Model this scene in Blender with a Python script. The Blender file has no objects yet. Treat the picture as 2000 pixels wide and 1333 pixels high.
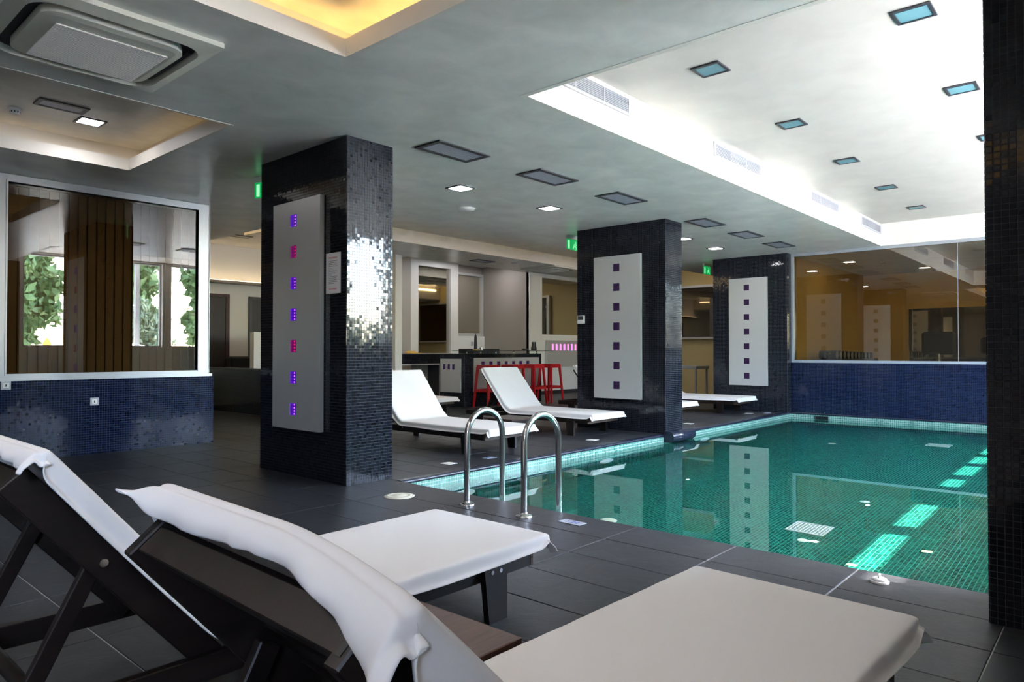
import bpy, bmesh, math, random
import numpy as np
from mathutils import Vector, Matrix

S = bpy.context.scene
COL = S.collection
R = math.radians

# ------------------------------------------------------------------ camera
cam_d = bpy.data.cameras.new('camera')
cam = bpy.data.objects.new('camera', cam_d)
COL.objects.link(cam)
cam.location = (0, 0, 1.10)
cam.rotation_euler = (R(90 + 0.8645), 0, R(41.527 - 90))
cam_d.sensor_width = 36.0
cam_d.lens = 1364.1 / 2000 * 36
cam_d.clip_start = 0.02
cam_d.clip_end = 300
S.camera = cam

# ------------------------------------------------------------------ sky, sun, exposure
SUN_DIR = Vector((-0.22, 0.617, -1.0)).normalized()      # direction the sunlight travels
world = bpy.data.worlds.new('sky_world')
S.world = world
world.use_nodes = True
wn = world.node_tree
bg = wn.nodes['Background']
sky = wn.nodes.new('ShaderNodeTexSky')
sky.sky_type = 'NISHITA'
sky.sun_disc = False
sky.sun_elevation = math.asin(-SUN_DIR.z)
sky.sun_rotation = math.atan2(-SUN_DIR.x, -SUN_DIR.y)
sky.air_density = 0.9
sky.dust_density = 2.0
wn.links.new(sky.outputs[0], bg.inputs[0])
bg.inputs[1].default_value = 1.0
sun_d = bpy.data.lights.new('sun', 'SUN')
sun = bpy.data.objects.new('sun', sun_d)
COL.objects.link(sun)
sun_d.energy = 3.0
sun_d.color = (1.0, 0.95, 0.88)
sun_d.angle = R(0.6)
sun.rotation_euler = SUN_DIR.to_track_quat('-Z', 'Y').to_euler()
sun.location = (6, -8, 14)
sun_d.cycles.is_caustics_light = True

vs = S.view_settings
vs.view_transform = 'Standard'
vs.look = 'None'
vs.gamma = 1.0
vs.use_curve_mapping = False
vs.exposure = 3.75
cy = S.cycles
cy.max_bounces = 10
cy.diffuse_bounces = 5
cy.glossy_bounces = 5
cy.transmission_bounces = 8
cy.transparent_max_bounces = 12
cy.sample_clamp_indirect = 6.0
cy.caustics_reflective = False
cy.caustics_refractive = True
cy.use_denoising = True

# daylight portals in the window openings (guide the sky light, give off none themselves)
def portal(x0, x1, z0, z1, y):
    ld = bpy.data.lights.new('daylight_portal', 'AREA')
    o = bpy.data.objects.new('daylight_portal', ld)
    COL.objects.link(o)
    ld.shape = 'RECTANGLE'
    ld.size = x1 - x0
    ld.size_y = z1 - z0
    ld.cycles.is_portal = True
    o.location = ((x0 + x1) / 2, y, (z0 + z1) / 2)
    o.rotation_euler = (R(90), 0, 0)          # light points to +Y
    return o
p = portal(3.9, 12.85, 1.2, 3.2, -0.74)
p.rotation_euler = (R(-90), 0, R(180))
p = portal(-1.66, -0.94, 1.59, 2.56, -0.74)
p.rotation_euler = (R(-90), 0, R(180))

# ------------------------------------------------------------------ materials
def newmat(name):
    m = bpy.data.materials.new(name)
    m.use_nodes = True
    nt = m.node_tree
    return m, nt, nt.nodes['Principled BSDF']

def plain(name, col, rough=0.5, metal=0.0, spec=0.5, emit=None, es=0.0, bump=0.0, bscale=60.0, var=0.0, vscale=6.0, coat=0.0, stretch=None):
    m, nt, b = newmat(name)
    N, L = nt.nodes, nt.links
    b.inputs['Base Color'].default_value = (*col, 1)
    b.inputs['Roughness'].default_value = rough
    b.inputs['Metallic'].default_value = metal
    b.inputs['Specular IOR Level'].default_value = spec
    b.inputs['Coat Weight'].default_value = coat
    if emit:
        b.inputs['Emission Color'].default_value = (*emit, 1)
        b.inputs['Emission Strength'].default_value = es
    if var or bump:
        tc = N.new('ShaderNodeTexCoord')
        mp = N.new('ShaderNodeMapping')
        if stretch:
            mp.inputs['Scale'].default_value = stretch
        L.new(tc.outputs['Object'], mp.inputs['Vector'])
    if var:
        n = N.new('ShaderNodeTexNoise')
        n.inputs['Scale'].default_value = vscale
        n.inputs['Detail'].default_value = 6
        n.inputs['Roughness'].default_value = 0.6
        L.new(mp.outputs[0], n.inputs['Vector'])
        r = N.new('ShaderNodeMapRange')
        r.inputs['From Min'].default_value = 0.3
        r.inputs['From Max'].default_value = 0.7
        r.inputs['To Min'].default_value = 1 - var
        r.inputs['To Max'].default_value = 1 + var
        L.new(n.outputs['Fac'], r.inputs['Value'])
        mx = N.new('ShaderNodeVectorMath')
        mx.operation = 'SCALE'
        mx.inputs[0].default_value = col
        L.new(r.outputs[0], mx.inputs['Scale'])
        L.new(mx.outputs[0], b.inputs['Base Color'])
    if bump:
        n2 = N.new('ShaderNodeTexNoise')
        n2.inputs['Scale'].default_value = bscale
        n2.inputs['Detail'].default_value = 4
        L.new(mp.outputs[0], n2.inputs['Vector'])
        bp = N.new('ShaderNodeBump')
        bp.inputs['Strength'].default_value = bump
        bp.inputs['Distance'].default_value = 0.01
        L.new(n2.outputs['Fac'], bp.inputs['Height'])
        L.new(bp.outputs[0], b.inputs['Normal'])
    return m

def emissive(name, col, s):
    m, nt, b = newmat(name)
    b.inputs['Base Color'].default_value = (*[c * 0.5 for c in col], 1)
    b.inputs['Emission Color'].default_value = (*col, 1)
    b.inputs['Emission Strength'].default_value = s
    return m

def thin_glass(name, tint, refl_ior=1.5, rough=0.0, spec=(1, 1, 1)):
    m = bpy.data.materials.new(name)
    m.use_nodes = True
    nt = m.node_tree
    N, L = nt.nodes, nt.links
    N.remove(N['Principled BSDF'])
    t = N.new('ShaderNodeBsdfTransparent')
    t.inputs[0].default_value = (*tint, 1)
    g = N.new('ShaderNodeBsdfGlossy')
    g.inputs['Color'].default_value = (*spec, 1)
    g.inputs['Roughness'].default_value = rough
    f = N.new('ShaderNodeFresnel')
    ge = N.new('ShaderNodeNewGeometry')       # the same pane from either side
    mr = N.new('ShaderNodeMapRange')
    mr.inputs['To Min'].default_value = refl_ior
    mr.inputs['To Max'].default_value = 1 / refl_ior
    L.new(ge.outputs['Backfacing'], mr.inputs['Value'])
    L.new(mr.outputs[0], f.inputs['IOR'])
    mx = N.new('ShaderNodeMixShader')
    L.new(f.outputs[0], mx.inputs[0])
    L.new(t.outputs[0], mx.inputs[1])
    L.new(g.outputs[0], mx.inputs[2])
    L.new(mx.outputs[0], N['Material Output'].inputs[0])
    return m

def tile_mat(name, c1, c2, rough, spec=0.5, dark=None, coat=0.0):
    """glass mosaic: colour varies from tile to tile"""
    m, nt, b = newmat(name)
    N, L = nt.nodes, nt.links
    g = N.new('ShaderNodeNewGeometry')
    cr = N.new('ShaderNodeValToRGB')
    cr.color_ramp.elements[0].color = (*c1, 1)
    cr.color_ramp.elements[1].color = (*c2, 1)
    if dark:
        e = cr.color_ramp.elements.new(0.5)
        e.color = (*dark, 1)
    L.new(g.outputs['Random Per Island'], cr.inputs[0])
    L.new(cr.outputs[0], b.inputs['Base Color'])
    b.inputs['Roughness'].default_value = rough
    b.inputs['Specular IOR Level'].default_value = spec
    b.inputs['Coat Weight'].default_value = coat
    return m

def slate_mat(name):
    m, nt, b = newmat(name)
    N, L = nt.nodes, nt.links
    tc = N.new('ShaderNodeTexCoord')
    oi = N.new('ShaderNodeObjectInfo')
    ad = N.new('ShaderNodeVectorMath')
    ad.operation = 'MULTIPLY_ADD'
    ad.inputs[1].default_value = (1, 1, 1)
    sc = N.new('ShaderNodeVectorMath')
    sc.operation = 'SCALE'
    sc.inputs[0].default_value = (17, 31, 7)
    L.new(oi.outputs['Random'], sc.inputs['Scale'])
    L.new(tc.outputs['Object'], ad.inputs[0])
    L.new(sc.outputs[0], ad.inputs[2])
    n1 = N.new('ShaderNodeTexNoise')
    n1.inputs['Scale'].default_value = 5
    n1.inputs['Detail'].default_value = 9
    n1.inputs['Roughness'].default_value = 0.7
    n1.inputs['Distortion'].default_value = 1.2
    L.new(ad.outputs[0], n1.inputs['Vector'])
    cr = N.new('ShaderNodeValToRGB')
    cr.color_ramp.elements[0].position = 0.3
    cr.color_ramp.elements[0].color = (0.014, 0.015, 0.018, 1)
    cr.color_ramp.elements[1].position = 0.75
    cr.color_ramp.elements[1].color = (0.036, 0.037, 0.043, 1)
    L.new(n1.outputs['Fac'], cr.inputs[0])
    L.new(cr.outputs[0], b.inputs['Base Color'])
    b.inputs['Roughness'].default_value = 0.42
    b.inputs['Specular IOR Level'].default_value = 0.45
    bp = N.new('ShaderNodeBump')
    bp.inputs['Strength'].default_value = 0.35
    bp.inputs['Distance'].default_value = 0.01
    L.new(n1.outputs['Fac'], bp.inputs['Height'])
    L.new(bp.outputs[0], b.inputs['Normal'])
    return m

def plaster_mat(name, c1, c2, rough, bump=0.06):
    """trowelled venetian plaster: soft broad mottling"""
    m, nt, b = newmat(name)
    N, L = nt.nodes, nt.links
    tc = N.new('ShaderNodeTexCoord')
    n1 = N.new('ShaderNodeTexNoise')
    n1.inputs['Scale'].default_value = 3.0
    n1.inputs['Detail'].default_value = 5
    n1.inputs['Roughness'].default_value = 0.55
    n1.inputs['Distortion'].default_value = 0.4
    L.new(tc.outputs['Object'], n1.inputs['Vector'])
    mx = N.new('ShaderNodeMix')
    mx.data_type = 'RGBA'
    mx.inputs[6].default_value = (*c1, 1)
    mx.inputs[7].default_value = (*c2, 1)
    L.new(n1.outputs['Fac'], mx.inputs[0])
    L.new(mx.outputs[2], b.inputs['Base Color'])
    b.inputs['Roughness'].default_value = rough
    b.inputs['Specular IOR Level'].default_value = 0.4
    bp = N.new('ShaderNodeBump')
    bp.inputs['Strength'].default_value = bump
    bp.inputs['Distance'].default_value = 0.01
    L.new(n1.outputs['Fac'], bp.inputs['Height'])
    L.new(bp.outputs[0], b.inputs['Normal'])
    return m

def wood_mat(name, c1, c2, rough=0.4, axis=(1.2, 14, 14)):
    m, nt, b = newmat(name)
    N, L = nt.nodes, nt.links
    tc = N.new('ShaderNodeTexCoord')
    mp = N.new('ShaderNodeMapping')
    mp.inputs['Scale'].default_value = axis
    L.new(tc.outputs['Object'], mp.inputs[0])
    n1 = N.new('ShaderNodeTexNoise')
    n1.inputs['Scale'].default_value = 4
    n1.inputs['Detail'].default_value = 8
    n1.inputs['Roughness'].default_value = 0.7
    L.new(mp.outputs[0], n1.inputs['Vector'])
    cr = N.new('ShaderNodeValToRGB')
    cr.color_ramp.elements[0].position = 0.3
    cr.color_ramp.elements[0].color = (*c1, 1)
    cr.color_ramp.elements[1].position = 0.72
    cr.color_ramp.elements[1].color = (*c2, 1)
    L.new(n1.outputs['Fac'], cr.inputs[0])
    L.new(cr.outputs[0], b.inputs['Base Color'])
    b.inputs['Roughness'].default_value = rough
    bp = N.new('ShaderNodeBump')
    bp.inputs['Strength'].default_value = 0.12
    bp.inputs['Distance'].default_value = 0.004
    L.new(n1.outputs['Fac'], bp.inputs['Height'])
    L.new(bp.outputs[0], b.inputs['Normal'])
    return m

M = {}
M['slate'] = slate_mat('slate_tile')
M['grout'] = plain('floor_grout', (0.46, 0.44, 0.42), 0.8)
M['plaster'] = plaster_mat('polished_grey_plaster', (0.56, 0.555, 0.505), (1.0, 0.98, 0.91), 0.30, 0.06)  # lightened tone makes up for weak bounced light on the main ceiling
M['plaster_toned_down'] = plaster_mat('toned_down_plaster', (0.46, 0.43, 0.39), (0.63, 0.59, 0.54), 0.4)  # same plaster as the main ceiling, darkened to offset strong daylight
M['cream'] = plain('cream_paint', (0.80, 0.76, 0.68), 0.5)
M['white'] = plain('white_paint', (0.80, 0.79, 0.76), 0.5)
M['tan'] = plain('taupe_paint', (0.36, 0.32, 0.28), 0.6)
M['yellow'] = plain('ochre_paint', (0.60, 0.50, 0.25), 0.6)
M['orange'] = plain('orange_paint', (0.62, 0.40, 0.12), 0.6)
M['mosaic'] = tile_mat('black_glass_mosaic', (0.006, 0.007, 0.011), (0.016, 0.018, 0.026), 0.06, 0.32)
M['mosaic_navy'] = tile_mat('navy_glass_mosaic', (0.003, 0.006, 0.022), (0.008, 0.015, 0.048), 0.07, 0.45)
M['mgrout'] = plain('mosaic_grout', (0.055, 0.058, 0.070), 0.7)
M['mgrout_navy'] = plain('mosaic_grout_blue', (0.045, 0.058, 0.10), 0.7)
M['pool'] = tile_mat('green_pool_mosaic', (0.001, 0.048, 0.034), (0.008, 0.18, 0.125), 0.2, 0.5, (0.002, 0.09, 0.064))
M['pgrout'] = plain('pool_grout', (0.06, 0.34, 0.30), 0.7)
M['band'] = tile_mat('pale_waterline_mosaic', (0.03, 0.20, 0.165), (0.16, 0.38, 0.30), 0.15, 0.5)
M['bgrout'] = plain('waterline_grout', (0.55, 0.60, 0.54), 0.7)
M['coping'] = plain('dark_bullnose', (0.018, 0.022, 0.040), 0.25)
M['alu'] = plain('brushed_aluminium', (0.56, 0.56, 0.555), 0.42, 0.4, bump=0.05, bscale=300, stretch=(1, 1, 0.05))
M['alu_white'] = plain('pale_aluminium_frame', (0.40, 0.42, 0.46), 0.35, 0.3)
M['steel'] = plain('polished_steel', (0.60, 0.60, 0.60), 0.16, 1.0)
M['chrome'] = plain('chrome_bolt', (0.7, 0.7, 0.72), 0.12, 1.0)
M['wood'] = wood_mat('dark_stained_wood', (0.005, 0.0032, 0.003), (0.019, 0.010, 0.007), 0.4)
M['wood_end'] = wood_mat('worn_wood', (0.028, 0.016, 0.011), (0.11, 0.062, 0.040), 0.5)
M['walnut'] = wood_mat('walnut_table_wood', (0.045, 0.018, 0.009), (0.14, 0.06, 0.032), 0.38)
M['canvas'] = plain('white_canvas', (0.80, 0.755, 0.725), 0.85, spec=0.2, bump=0.04, bscale=700)
M['piping'] = plain('canvas_piping', (0.70, 0.68, 0.70), 0.85, spec=0.2)
M['red'] = plain('red_lacquer', (0.50, 0.010, 0.016), 0.3)
M['black'] = plain('black_plastic', (0.010, 0.010, 0.012), 0.35)
M['blackframe'] = plain('charcoal_frame', (0.035, 0.038, 0.045), 0.4)
M['grille'] = plain('grey_louvre', (0.44, 0.46, 0.52), 0.4, 0.3)
M['vent_white'] = plain('white_louvre', (0.50, 0.485, 0.51), 0.5)
M['vent_dark'] = plain('vent_cavity', (0.012, 0.012, 0.014), 0.8)
M['ac'] = plain('beige_plastic', (0.72, 0.71, 0.62), 0.45)
M['ac_grille'] = plain('pale_grille', (0.90, 0.88, 0.83), 0.5)
M['ac_dark'] = plain('dark_slot', (0.012, 0.013, 0.018), 0.5)
M['plastic'] = plain('white_plastic', (0.75, 0.75, 0.74), 0.4)
M['ivory'] = plain('ivory_plastic', (0.80, 0.74, 0.60), 0.4)
M['poolglass'] = plain('frosted_teal_glass', (0.14, 0.30, 0.34), 0.25)
M['lamp'] = emissive('lit_diffuser', (0.98, 0.96, 1.0), 6.0)
M['lamp_gym'] = emissive('lit_gym_diffuser', (1.0, 0.90, 0.75), 1.3)
M['led_warm'] = emissive('warm_led_strip', (1.0, 0.62, 0.20), 0.8)
M['led_soft'] = emissive('soft_led_strip', (1.0, 0.74, 0.42), 0.8)
M['led_faint'] = emissive('faint_led_strip', (1.0, 0.70, 0.36), 0.10)
M['purple'] = emissive('purple_light', (0.10, 0.005, 0.55), 0.07)
M['crimson'] = emissive('crimson_light', (0.34, 0.0, 0.24), 0.035)
M['dimpurple'] = emissive('dim_purple_light', (0.028, 0.002, 0.06), 0.03)
M['spark'] = emissive('led_dot', (0.75, 0.2, 1.0), 0.09)
M['sparkred'] = emissive('red_led_dot', (1.0, 0.02, 0.10), 0.08)
M['pink'] = emissive('pink_light', (1.0, 0.22, 0.55), 0.12)
M['magenta'] = emissive('magenta_light', (0.85, 0.22, 0.95), 0.12)
M['exitgreen'] = emissive('exit_green', (0.0, 0.55, 0.12), 0.045)
M['exitwhite'] = emissive('exit_white', (0.35, 1.0, 0.5), 0.08)
M['darkdoor'] = plain('dark_brown_door', (0.018, 0.011, 0.009), 0.5)
M['doorframe'] = plain('red_brown_door_frame', (0.055, 0.022, 0.018), 0.5)
M['blind'] = plain('brown_blind_fabric', (0.16, 0.105, 0.055), 0.8)
M['glass_tint'] = thin_glass('bronze_window_glass', (0.50, 0.42, 0.30), 2.0, 0.0, (0.92, 0.86, 0.78))
M['glass_gym'] = thin_glass('gym_window_glass', (0.52, 0.45, 0.34), 2.0)
M['glass_clear'] = thin_glass('clear_glass', (0.93, 0.96, 0.95), 1.5)
M['glass_green'] = thin_glass('green_edge_glass', (0.45, 0.75, 0.65), 1.5)
M['mirror'] = plain('dim_mirror', (0.62, 0.60, 0.52), 0.02, 1.0)
M['paper'] = plain('white_paper', (0.74, 0.72, 0.74), 0.6)
M['redink'] = plain('red_ink', (0.55, 0.05, 0.05), 0.6)
M['greyink'] = plain('grey_ink', (0.16, 0.16, 0.17), 0.6)
M['blueink'] = plain('blue_ink', (0.05, 0.10, 0.45), 0.5)
M['leaf'] = tile_mat('pine_foliage', (0.07, 0.14, 0.045), (0.30, 0.40, 0.18), 0.6, 0.3, (0.16, 0.26, 0.10))
M['leaf_pale'] = tile_mat('olive_foliage', (0.12, 0.18, 0.09), (0.34, 0.40, 0.26), 0.6, 0.3)
M['bark'] = plain('bark', (0.10, 0.07, 0.05), 0.9)
M['terrace'] = plain('pale_terrace_paving', (0.62, 0.60, 0.56), 0.8, var=0.15)
M['yellowcloth'] = plain('yellow_parasol_cloth', (0.85, 0.48, 0.08), 0.8)
M['whitecloth'] = plain('white_parasol_cloth', (0.8, 0.8, 0.8), 0.8)
M['concrete'] = plain('roof_concrete', (0.4, 0.4, 0.4), 0.9)

# water: a true refracting surface
m = bpy.data.materials.new('pool_water')
m.use_nodes = True
nt = m.node_tree
nt.nodes.remove(nt.nodes['Principled BSDF'])
gl = nt.nodes.new('ShaderNodeBsdfGlass')
gl.inputs['Color'].default_value = (0.86, 0.98, 0.95, 1)
gl.inputs['Roughness'].default_value = 0.0
gl.inputs['IOR'].default_value = 1.333
nt.links.new(gl.outputs[0], nt.nodes['Material Output'].inputs[0])
M['water'] = m

# ------------------------------------------------------------------ helpers
class MB:
    """collects faces; build() links them as one mesh object"""
    def __init__(self):
        self.v, self.f, self.sm = [], [], []
    def add(self, vs_, fs, smooth=False):
        o = len(self.v)
        self.v += [tuple(q) for q in vs_]
        self.f += [tuple(i + o for i in f) for f in fs]
        self.sm += [smooth] * len(fs)
        return self
    def box(self, x0, y0, z0, x1, y1, z1, mat=None):
        c = [(x0, y0, z0), (x1, y0, z0), (x1, y1, z0), (x0, y1, z0), (x0, y0, z1), (x1, y0, z1), (x1, y1, z1), (x0, y1, z1)]
        if mat is not None:
            c = [tuple(mat @ Vector(q)) for q in c]
        return self.add(c, [(0, 3, 2, 1), (4, 5, 6, 7), (0, 1, 5, 4), (1, 2, 6, 5), (2, 3, 7, 6), (3, 0, 4, 7)])
    def bevbox(self, x0, y0, z0, x1, y1, z1, bv=0.004, mat=None):
        """box with chamfered edges"""
        vs_, fs = [], []
        idx = {}
        lo, hi = (x0, y0, z0), (x1, y1, z1)
        for sx in (0, 1):
            for sy in (0, 1):
                for sz in (0, 1):
                    s = (sx, sy, sz)
                    base = [hi[k] if s[k] else lo[k] for k in range(3)]
                    for ax in range(3):
                        q = list(base)
                        for k in range(3):
                            if k != ax:
                                q[k] += -bv if s[k] else bv
                        idx[(s, ax)] = len(vs_)
                        vs_.append(q)
        def out(face):
            a, b_, c = [Vector(vs_[i]) for i in face[:3]]
            n = (b_ - a).cross(c - a)
            ctr = sum((Vector(vs_[i]) for i in face), Vector()) / len(face)
            mid = Vector(((x0 + x1) / 2, (y0 + y1) / 2, (z0 + z1) / 2))
            return tuple(face) if n.dot(ctr - mid) > 0 else tuple(reversed(face))
        for ax in range(3):
            o1, o2 = [k for k in range(3) if k != ax]
            for sa in (0, 1):
                face = []
                for u, w in ((0, 0), (1, 0), (1, 1), (0, 1)):
                    s = [0, 0, 0]; s[ax] = sa; s[o1] = u; s[o2] = w
                    face.append(idx[(tuple(s), ax)])
                fs.append(out(face))
            for u in (0, 1):
                for w in (0, 1):
                    s0 = [0, 0, 0]; s0[ax] = 0; s0[o1] = u; s0[o2] = w
                    s1 = list(s0); s1[ax] = 1
                    fs.append(out([idx[(tuple(s0), o1)], idx[(tuple(s0), o2)], idx[(tuple(s1), o2)], idx[(tuple(s1), o1)]]))
        for sx in (0, 1):
            for sy in (0, 1):
                for sz in (0, 1):
                    fs.append(out([idx[((sx, sy, sz), k)] for k in range(3)]))
        if mat is not None:
            vs_ = [tuple(mat @ Vector(q)) for q in vs_]
        return self.add(vs_, fs)
    def tube(self, pts, r, n=12, caps=True):
        pts = [Vector(q) for q in pts]
        rings = []
        up = None
        for i, q in enumerate(pts):
            t = (pts[min(i + 1, len(pts) - 1)] - pts[max(i - 1, 0)]).normalized()
            if up is None:
                up = Vector((0, 0, 1)) if abs(t.z) < 0.9 else Vector((1, 0, 0))
            a = t.cross(up).normalized()
            up = a.cross(t).normalized()
            rr = r[i] if isinstance(r, (list, tuple)) else r
            rings.append([q + (a * math.cos(2 * math.pi * k / n) + up * math.sin(2 * math.pi * k / n)) * rr for k in range(n)])
        vs_ = [v for ring in rings for v in ring]
        fs = []
        for i in range(len(pts) - 1):
            for k in range(n):
                fs.append((i * n + k, i * n + (k + 1) % n, (i + 1) * n + (k + 1) % n, (i + 1) * n + k))
        self.add(vs_, [tuple(reversed(f)) for f in fs], True)
        if caps:
            self.add(rings[0], [tuple(range(n))])
            self.add(rings[-1], [tuple(reversed(range(n)))])
        return self
    def lathe(self, prof, c, n=24):
        """prof: (r, z) from bottom to top, around a vertical axis at c"""
        vs_, fs = [], []
        for r_, z in prof:
            for k in range(n):
                a = 2 * math.pi * k / n
                vs_.append((c[0] + r_ * math.cos(a), c[1] + r_ * math.sin(a), c[2] + z))
        for i in range(len(prof) - 1):
            for k in range(n):
                fs.append((i * n + k, i * n + (k + 1) % n, (i + 1) * n + (k + 1) % n, (i + 1) * n + k))
        self.add(vs_, fs, True)
        self.add(vs_[:n], [tuple(reversed(range(n)))])
        self.add(vs_[-n:], [tuple(range(n))])
        return self
    def quad(self, a, b_, c, d):
        return self.add([a, b_, c, d], [(0, 1, 2, 3)])
    def plate(self, u, v, holes, w0, w1, fn):
        """flat plate u x v between w0 and w1 with rectangular holes; fn maps (u, v, w) to a point"""
        us = sorted({u[0], u[1]} | {min(max(q, u[0]), u[1]) for h in holes for q in h[:2]})
        vv = sorted({v[0], v[1]} | {min(max(q, v[0]), v[1]) for h in holes for q in h[2:]})
        nu, nv = len(us) - 1, len(vv) - 1
        solid = [[True] * nv for _ in range(nu)]
        for i in range(nu):
            for j in range(nv):
                cu, cv = (us[i] + us[i + 1]) / 2, (vv[j] + vv[j + 1]) / 2
                if any(h[0] < cu < h[1] and h[2] < cv < h[3] for h in holes):
                    solid[i][j] = False
        g = lambda i, j: 0 <= i < nu and 0 <= j < nv and solid[i][j]
        for i in range(nu):
            for j in range(nv):
                if not solid[i][j]:
                    continue
                a, b_, c, d = us[i], us[i + 1], vv[j], vv[j + 1]
                self.quad(fn(a, c, w0), fn(b_, c, w0), fn(b_, d, w0), fn(a, d, w0))
                self.quad(fn(a, c, w1), fn(a, d, w1), fn(b_, d, w1), fn(b_, c, w1))
                if not g(i - 1, j): self.quad(fn(a, c, w0), fn(a, d, w0), fn(a, d, w1), fn(a, c, w1))
                if not g(i + 1, j): self.quad(fn(b_, c, w0), fn(b_, c, w1), fn(b_, d, w1), fn(b_, d, w0))
                if not g(i, j - 1): self.quad(fn(a, c, w0), fn(a, c, w1), fn(b_, c, w1), fn(b_, c, w0))
                if not g(i, j + 1): self.quad(fn(a, d, w0), fn(b_, d, w0), fn(b_, d, w1), fn(a, d, w1))
        return self
    def build(self, name, mat, parent=None, recalc=False, origin=None):
        me = bpy.data.meshes.new(name)
        off = Vector(origin) if origin is not None else (Vector(parent.location) if parent is not None and parent.get('_world') else None)
        vs_ = self.v if off is None else [(q[0] - off[0], q[1] - off[1], q[2] - off[2]) for q in self.v]
        me.from_pydata(vs_, [], self.f)
        me.polygons.foreach_set('use_smooth', self.sm)
        if recalc:
            bm = bmesh.new()
            bm.from_mesh(me)
            bmesh.ops.remove_doubles(bm, verts=bm.verts, dist=1e-5)
            bmesh.ops.recalc_face_normals(bm, faces=bm.faces)
            bm.to_mesh(me)
            bm.free()
        me.materials.append(M[mat])
        o = bpy.data.objects.new(name, me)
        COL.objects.link(o)
        if parent is not None:
            o.parent = parent
        if origin is not None and parent is None:
            o.location = origin
        return o

def fnX(x_sign=1):      # plate in the YZ plane
    return lambda u, v, w: (w, u, v)
def fnY():
    return lambda u, v, w: (u, w, v)
def fnZ():
    return lambda u, v, w: (u, v, w)

ORD = ['first', 'second', 'third', 'fourth', 'fifth', 'sixth', 'seventh', 'eighth', 'ninth', 'tenth', 'eleventh', 'twelfth']
def tag(o, label=None, cat=None, group=None, kind=None):
    if label: o['label'] = label
    if cat: o['category'] = cat
    if group: o['group'] = group
    if kind: o['kind'] = kind
    return o
def thing(name, loc, label, cat, group=None, rotz=0.0, world_parts=True, kind=None):
    """an Empty at the thing's base; parts given in world coordinates unless world_parts is False"""
    o = bpy.data.objects.new(name, None)
    COL.objects.link(o)
    o.empty_display_size = 0.1
    o.location = loc
    o.rotation_euler = (0, 0, rotz)
    if world_parts: o['_world'] = 1
    return tag(o, label, cat, group, kind)
def copy_tree(o, parent=None):
    c = o.copy()
    COL.objects.link(c)
    c.parent = parent
    for ch in list(o.children):
        copy_tree(ch, c)
    return c
def structure(name, mb, mat, parent=None, recalc=False, label=None):
    o = mb.build(name, mat, parent, recalc)
    if parent is None:
        tag(o, label, None, None, 'structure')
    return o
def text_part(name, body, size, mat, parent, loc, rot, extrude=0.0005, align='CENTER'):
    cu = bpy.data.curves.new(name, 'FONT')
    cu.body = body
    cu.size = size
    cu.extrude = extrude
    cu.align_x = align
    cu.align_y = 'CENTER'
    cu.materials.append(M[mat])
    o = bpy.data.objects.new(name, cu)
    dg = bpy.context.evaluated_depsgraph_get
    COL.objects.link(o)
    me = bpy.data.meshes.new_from_object(o.evaluated_get(dg()))
    COL.objects.unlink(o)
    bpy.data.objects.remove(o)
    o = bpy.data.objects.new(name, me)
    COL.objects.link(o)
    if not me.materials:
        me.materials.append(M[mat])
    o.parent = parent
    off = Vector(parent.location) if parent.get('_world') else Vector()
    o.location = Vector(loc) - off
    o.rotation_euler = rot
    return o

def mosaic(name, faces, mat, parent, pitch=0.025, gap=0.003, lift=0.003, tilt=0.006, seed=1, sides=False):
    """glass mosaic tiles as geometry: faces = list of (corner, U, V, length_u, length_v), N = U x V points out"""
    rng = np.random.default_rng(seed)
    off = np.array(parent.location) if parent is not None and parent.get('_world') else np.zeros(3)
    VV, FF, base = [], [], 0
    for (c, U, V, lu, lv) in faces:
        c, U, V = np.array(c, float) - off, np.array(U, float), np.array(V, float)
        Nn = np.cross(U, V)
        nu, nv = max(1, int(round(lu / pitch))), max(1, int(round(lv / pitch)))
        pu, pv = lu / nu, lv / nv
        ii, jj = np.meshgrid(np.arange(nu), np.arange(nv), indexing='ij')
        cen = c + ((ii + .5) * pu)[..., None] * U + ((jj + .5) * pv)[..., None] * V
        cen = cen.reshape(-1, 3)
        n = len(cen)
        au, av = (pu - gap) / 2, (pv - gap) / 2
        gx, gy = rng.normal(0, tilt, n), rng.normal(0, tilt, n)
        tops = []
        for su, sv in ((-1, -1), (1, -1), (1, 1), (-1, 1)):
            hh = lift + su * au * gx + sv * av * gy
            tops.append(cen + su * au * U + sv * av * V + hh[:, None] * Nn)
        if sides:
            bots = [cen + su * (au + .0004) * U + sv * (av + .0004) * V for su, sv in ((-1, -1), (1, -1), (1, 1), (-1, 1))]
            P = np.stack(tops + bots, 1)
            loc = np.array([(0, 1, 2, 3), (4, 5, 1, 0), (5, 6, 2, 1), (6, 7, 3, 2), (7, 4, 0, 3)])
            k = 8
        else:
            P = np.stack(tops, 1)
            loc = np.array([(0, 1, 2, 3)])
            k = 4
        VV.append(P.reshape(-1, 3))
        FF.append((base + (np.arange(n) * k)[:, None, None] + loc[None]).reshape(-1, 4))
        base += n * k
    VV, FF = np.concatenate(VV), np.concatenate(FF)
    me = bpy.data.meshes.new(name)
    me.vertices.add(len(VV))
    me.vertices.foreach_set('co', VV.astype(np.float32).ravel())
    me.loops.add(FF.size)
    me.loops.foreach_set('vertex_index', FF.astype(np.int32).ravel())
    me.polygons.add(len(FF))
    me.polygons.foreach_set('loop_start', (np.arange(len(FF)) * 4).astype(np.int32))
    me.polygons.foreach_set('use_smooth', np.zeros(len(FF), bool))
    me.update(calc_edges=True)
    me.materials.append(M[mat])
    o = bpy.data.objects.new(name, me)
    COL.objects.link(o)
    if parent is not None:
        o.parent = parent
    o['kind'] = 'stuff'
    return o

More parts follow.
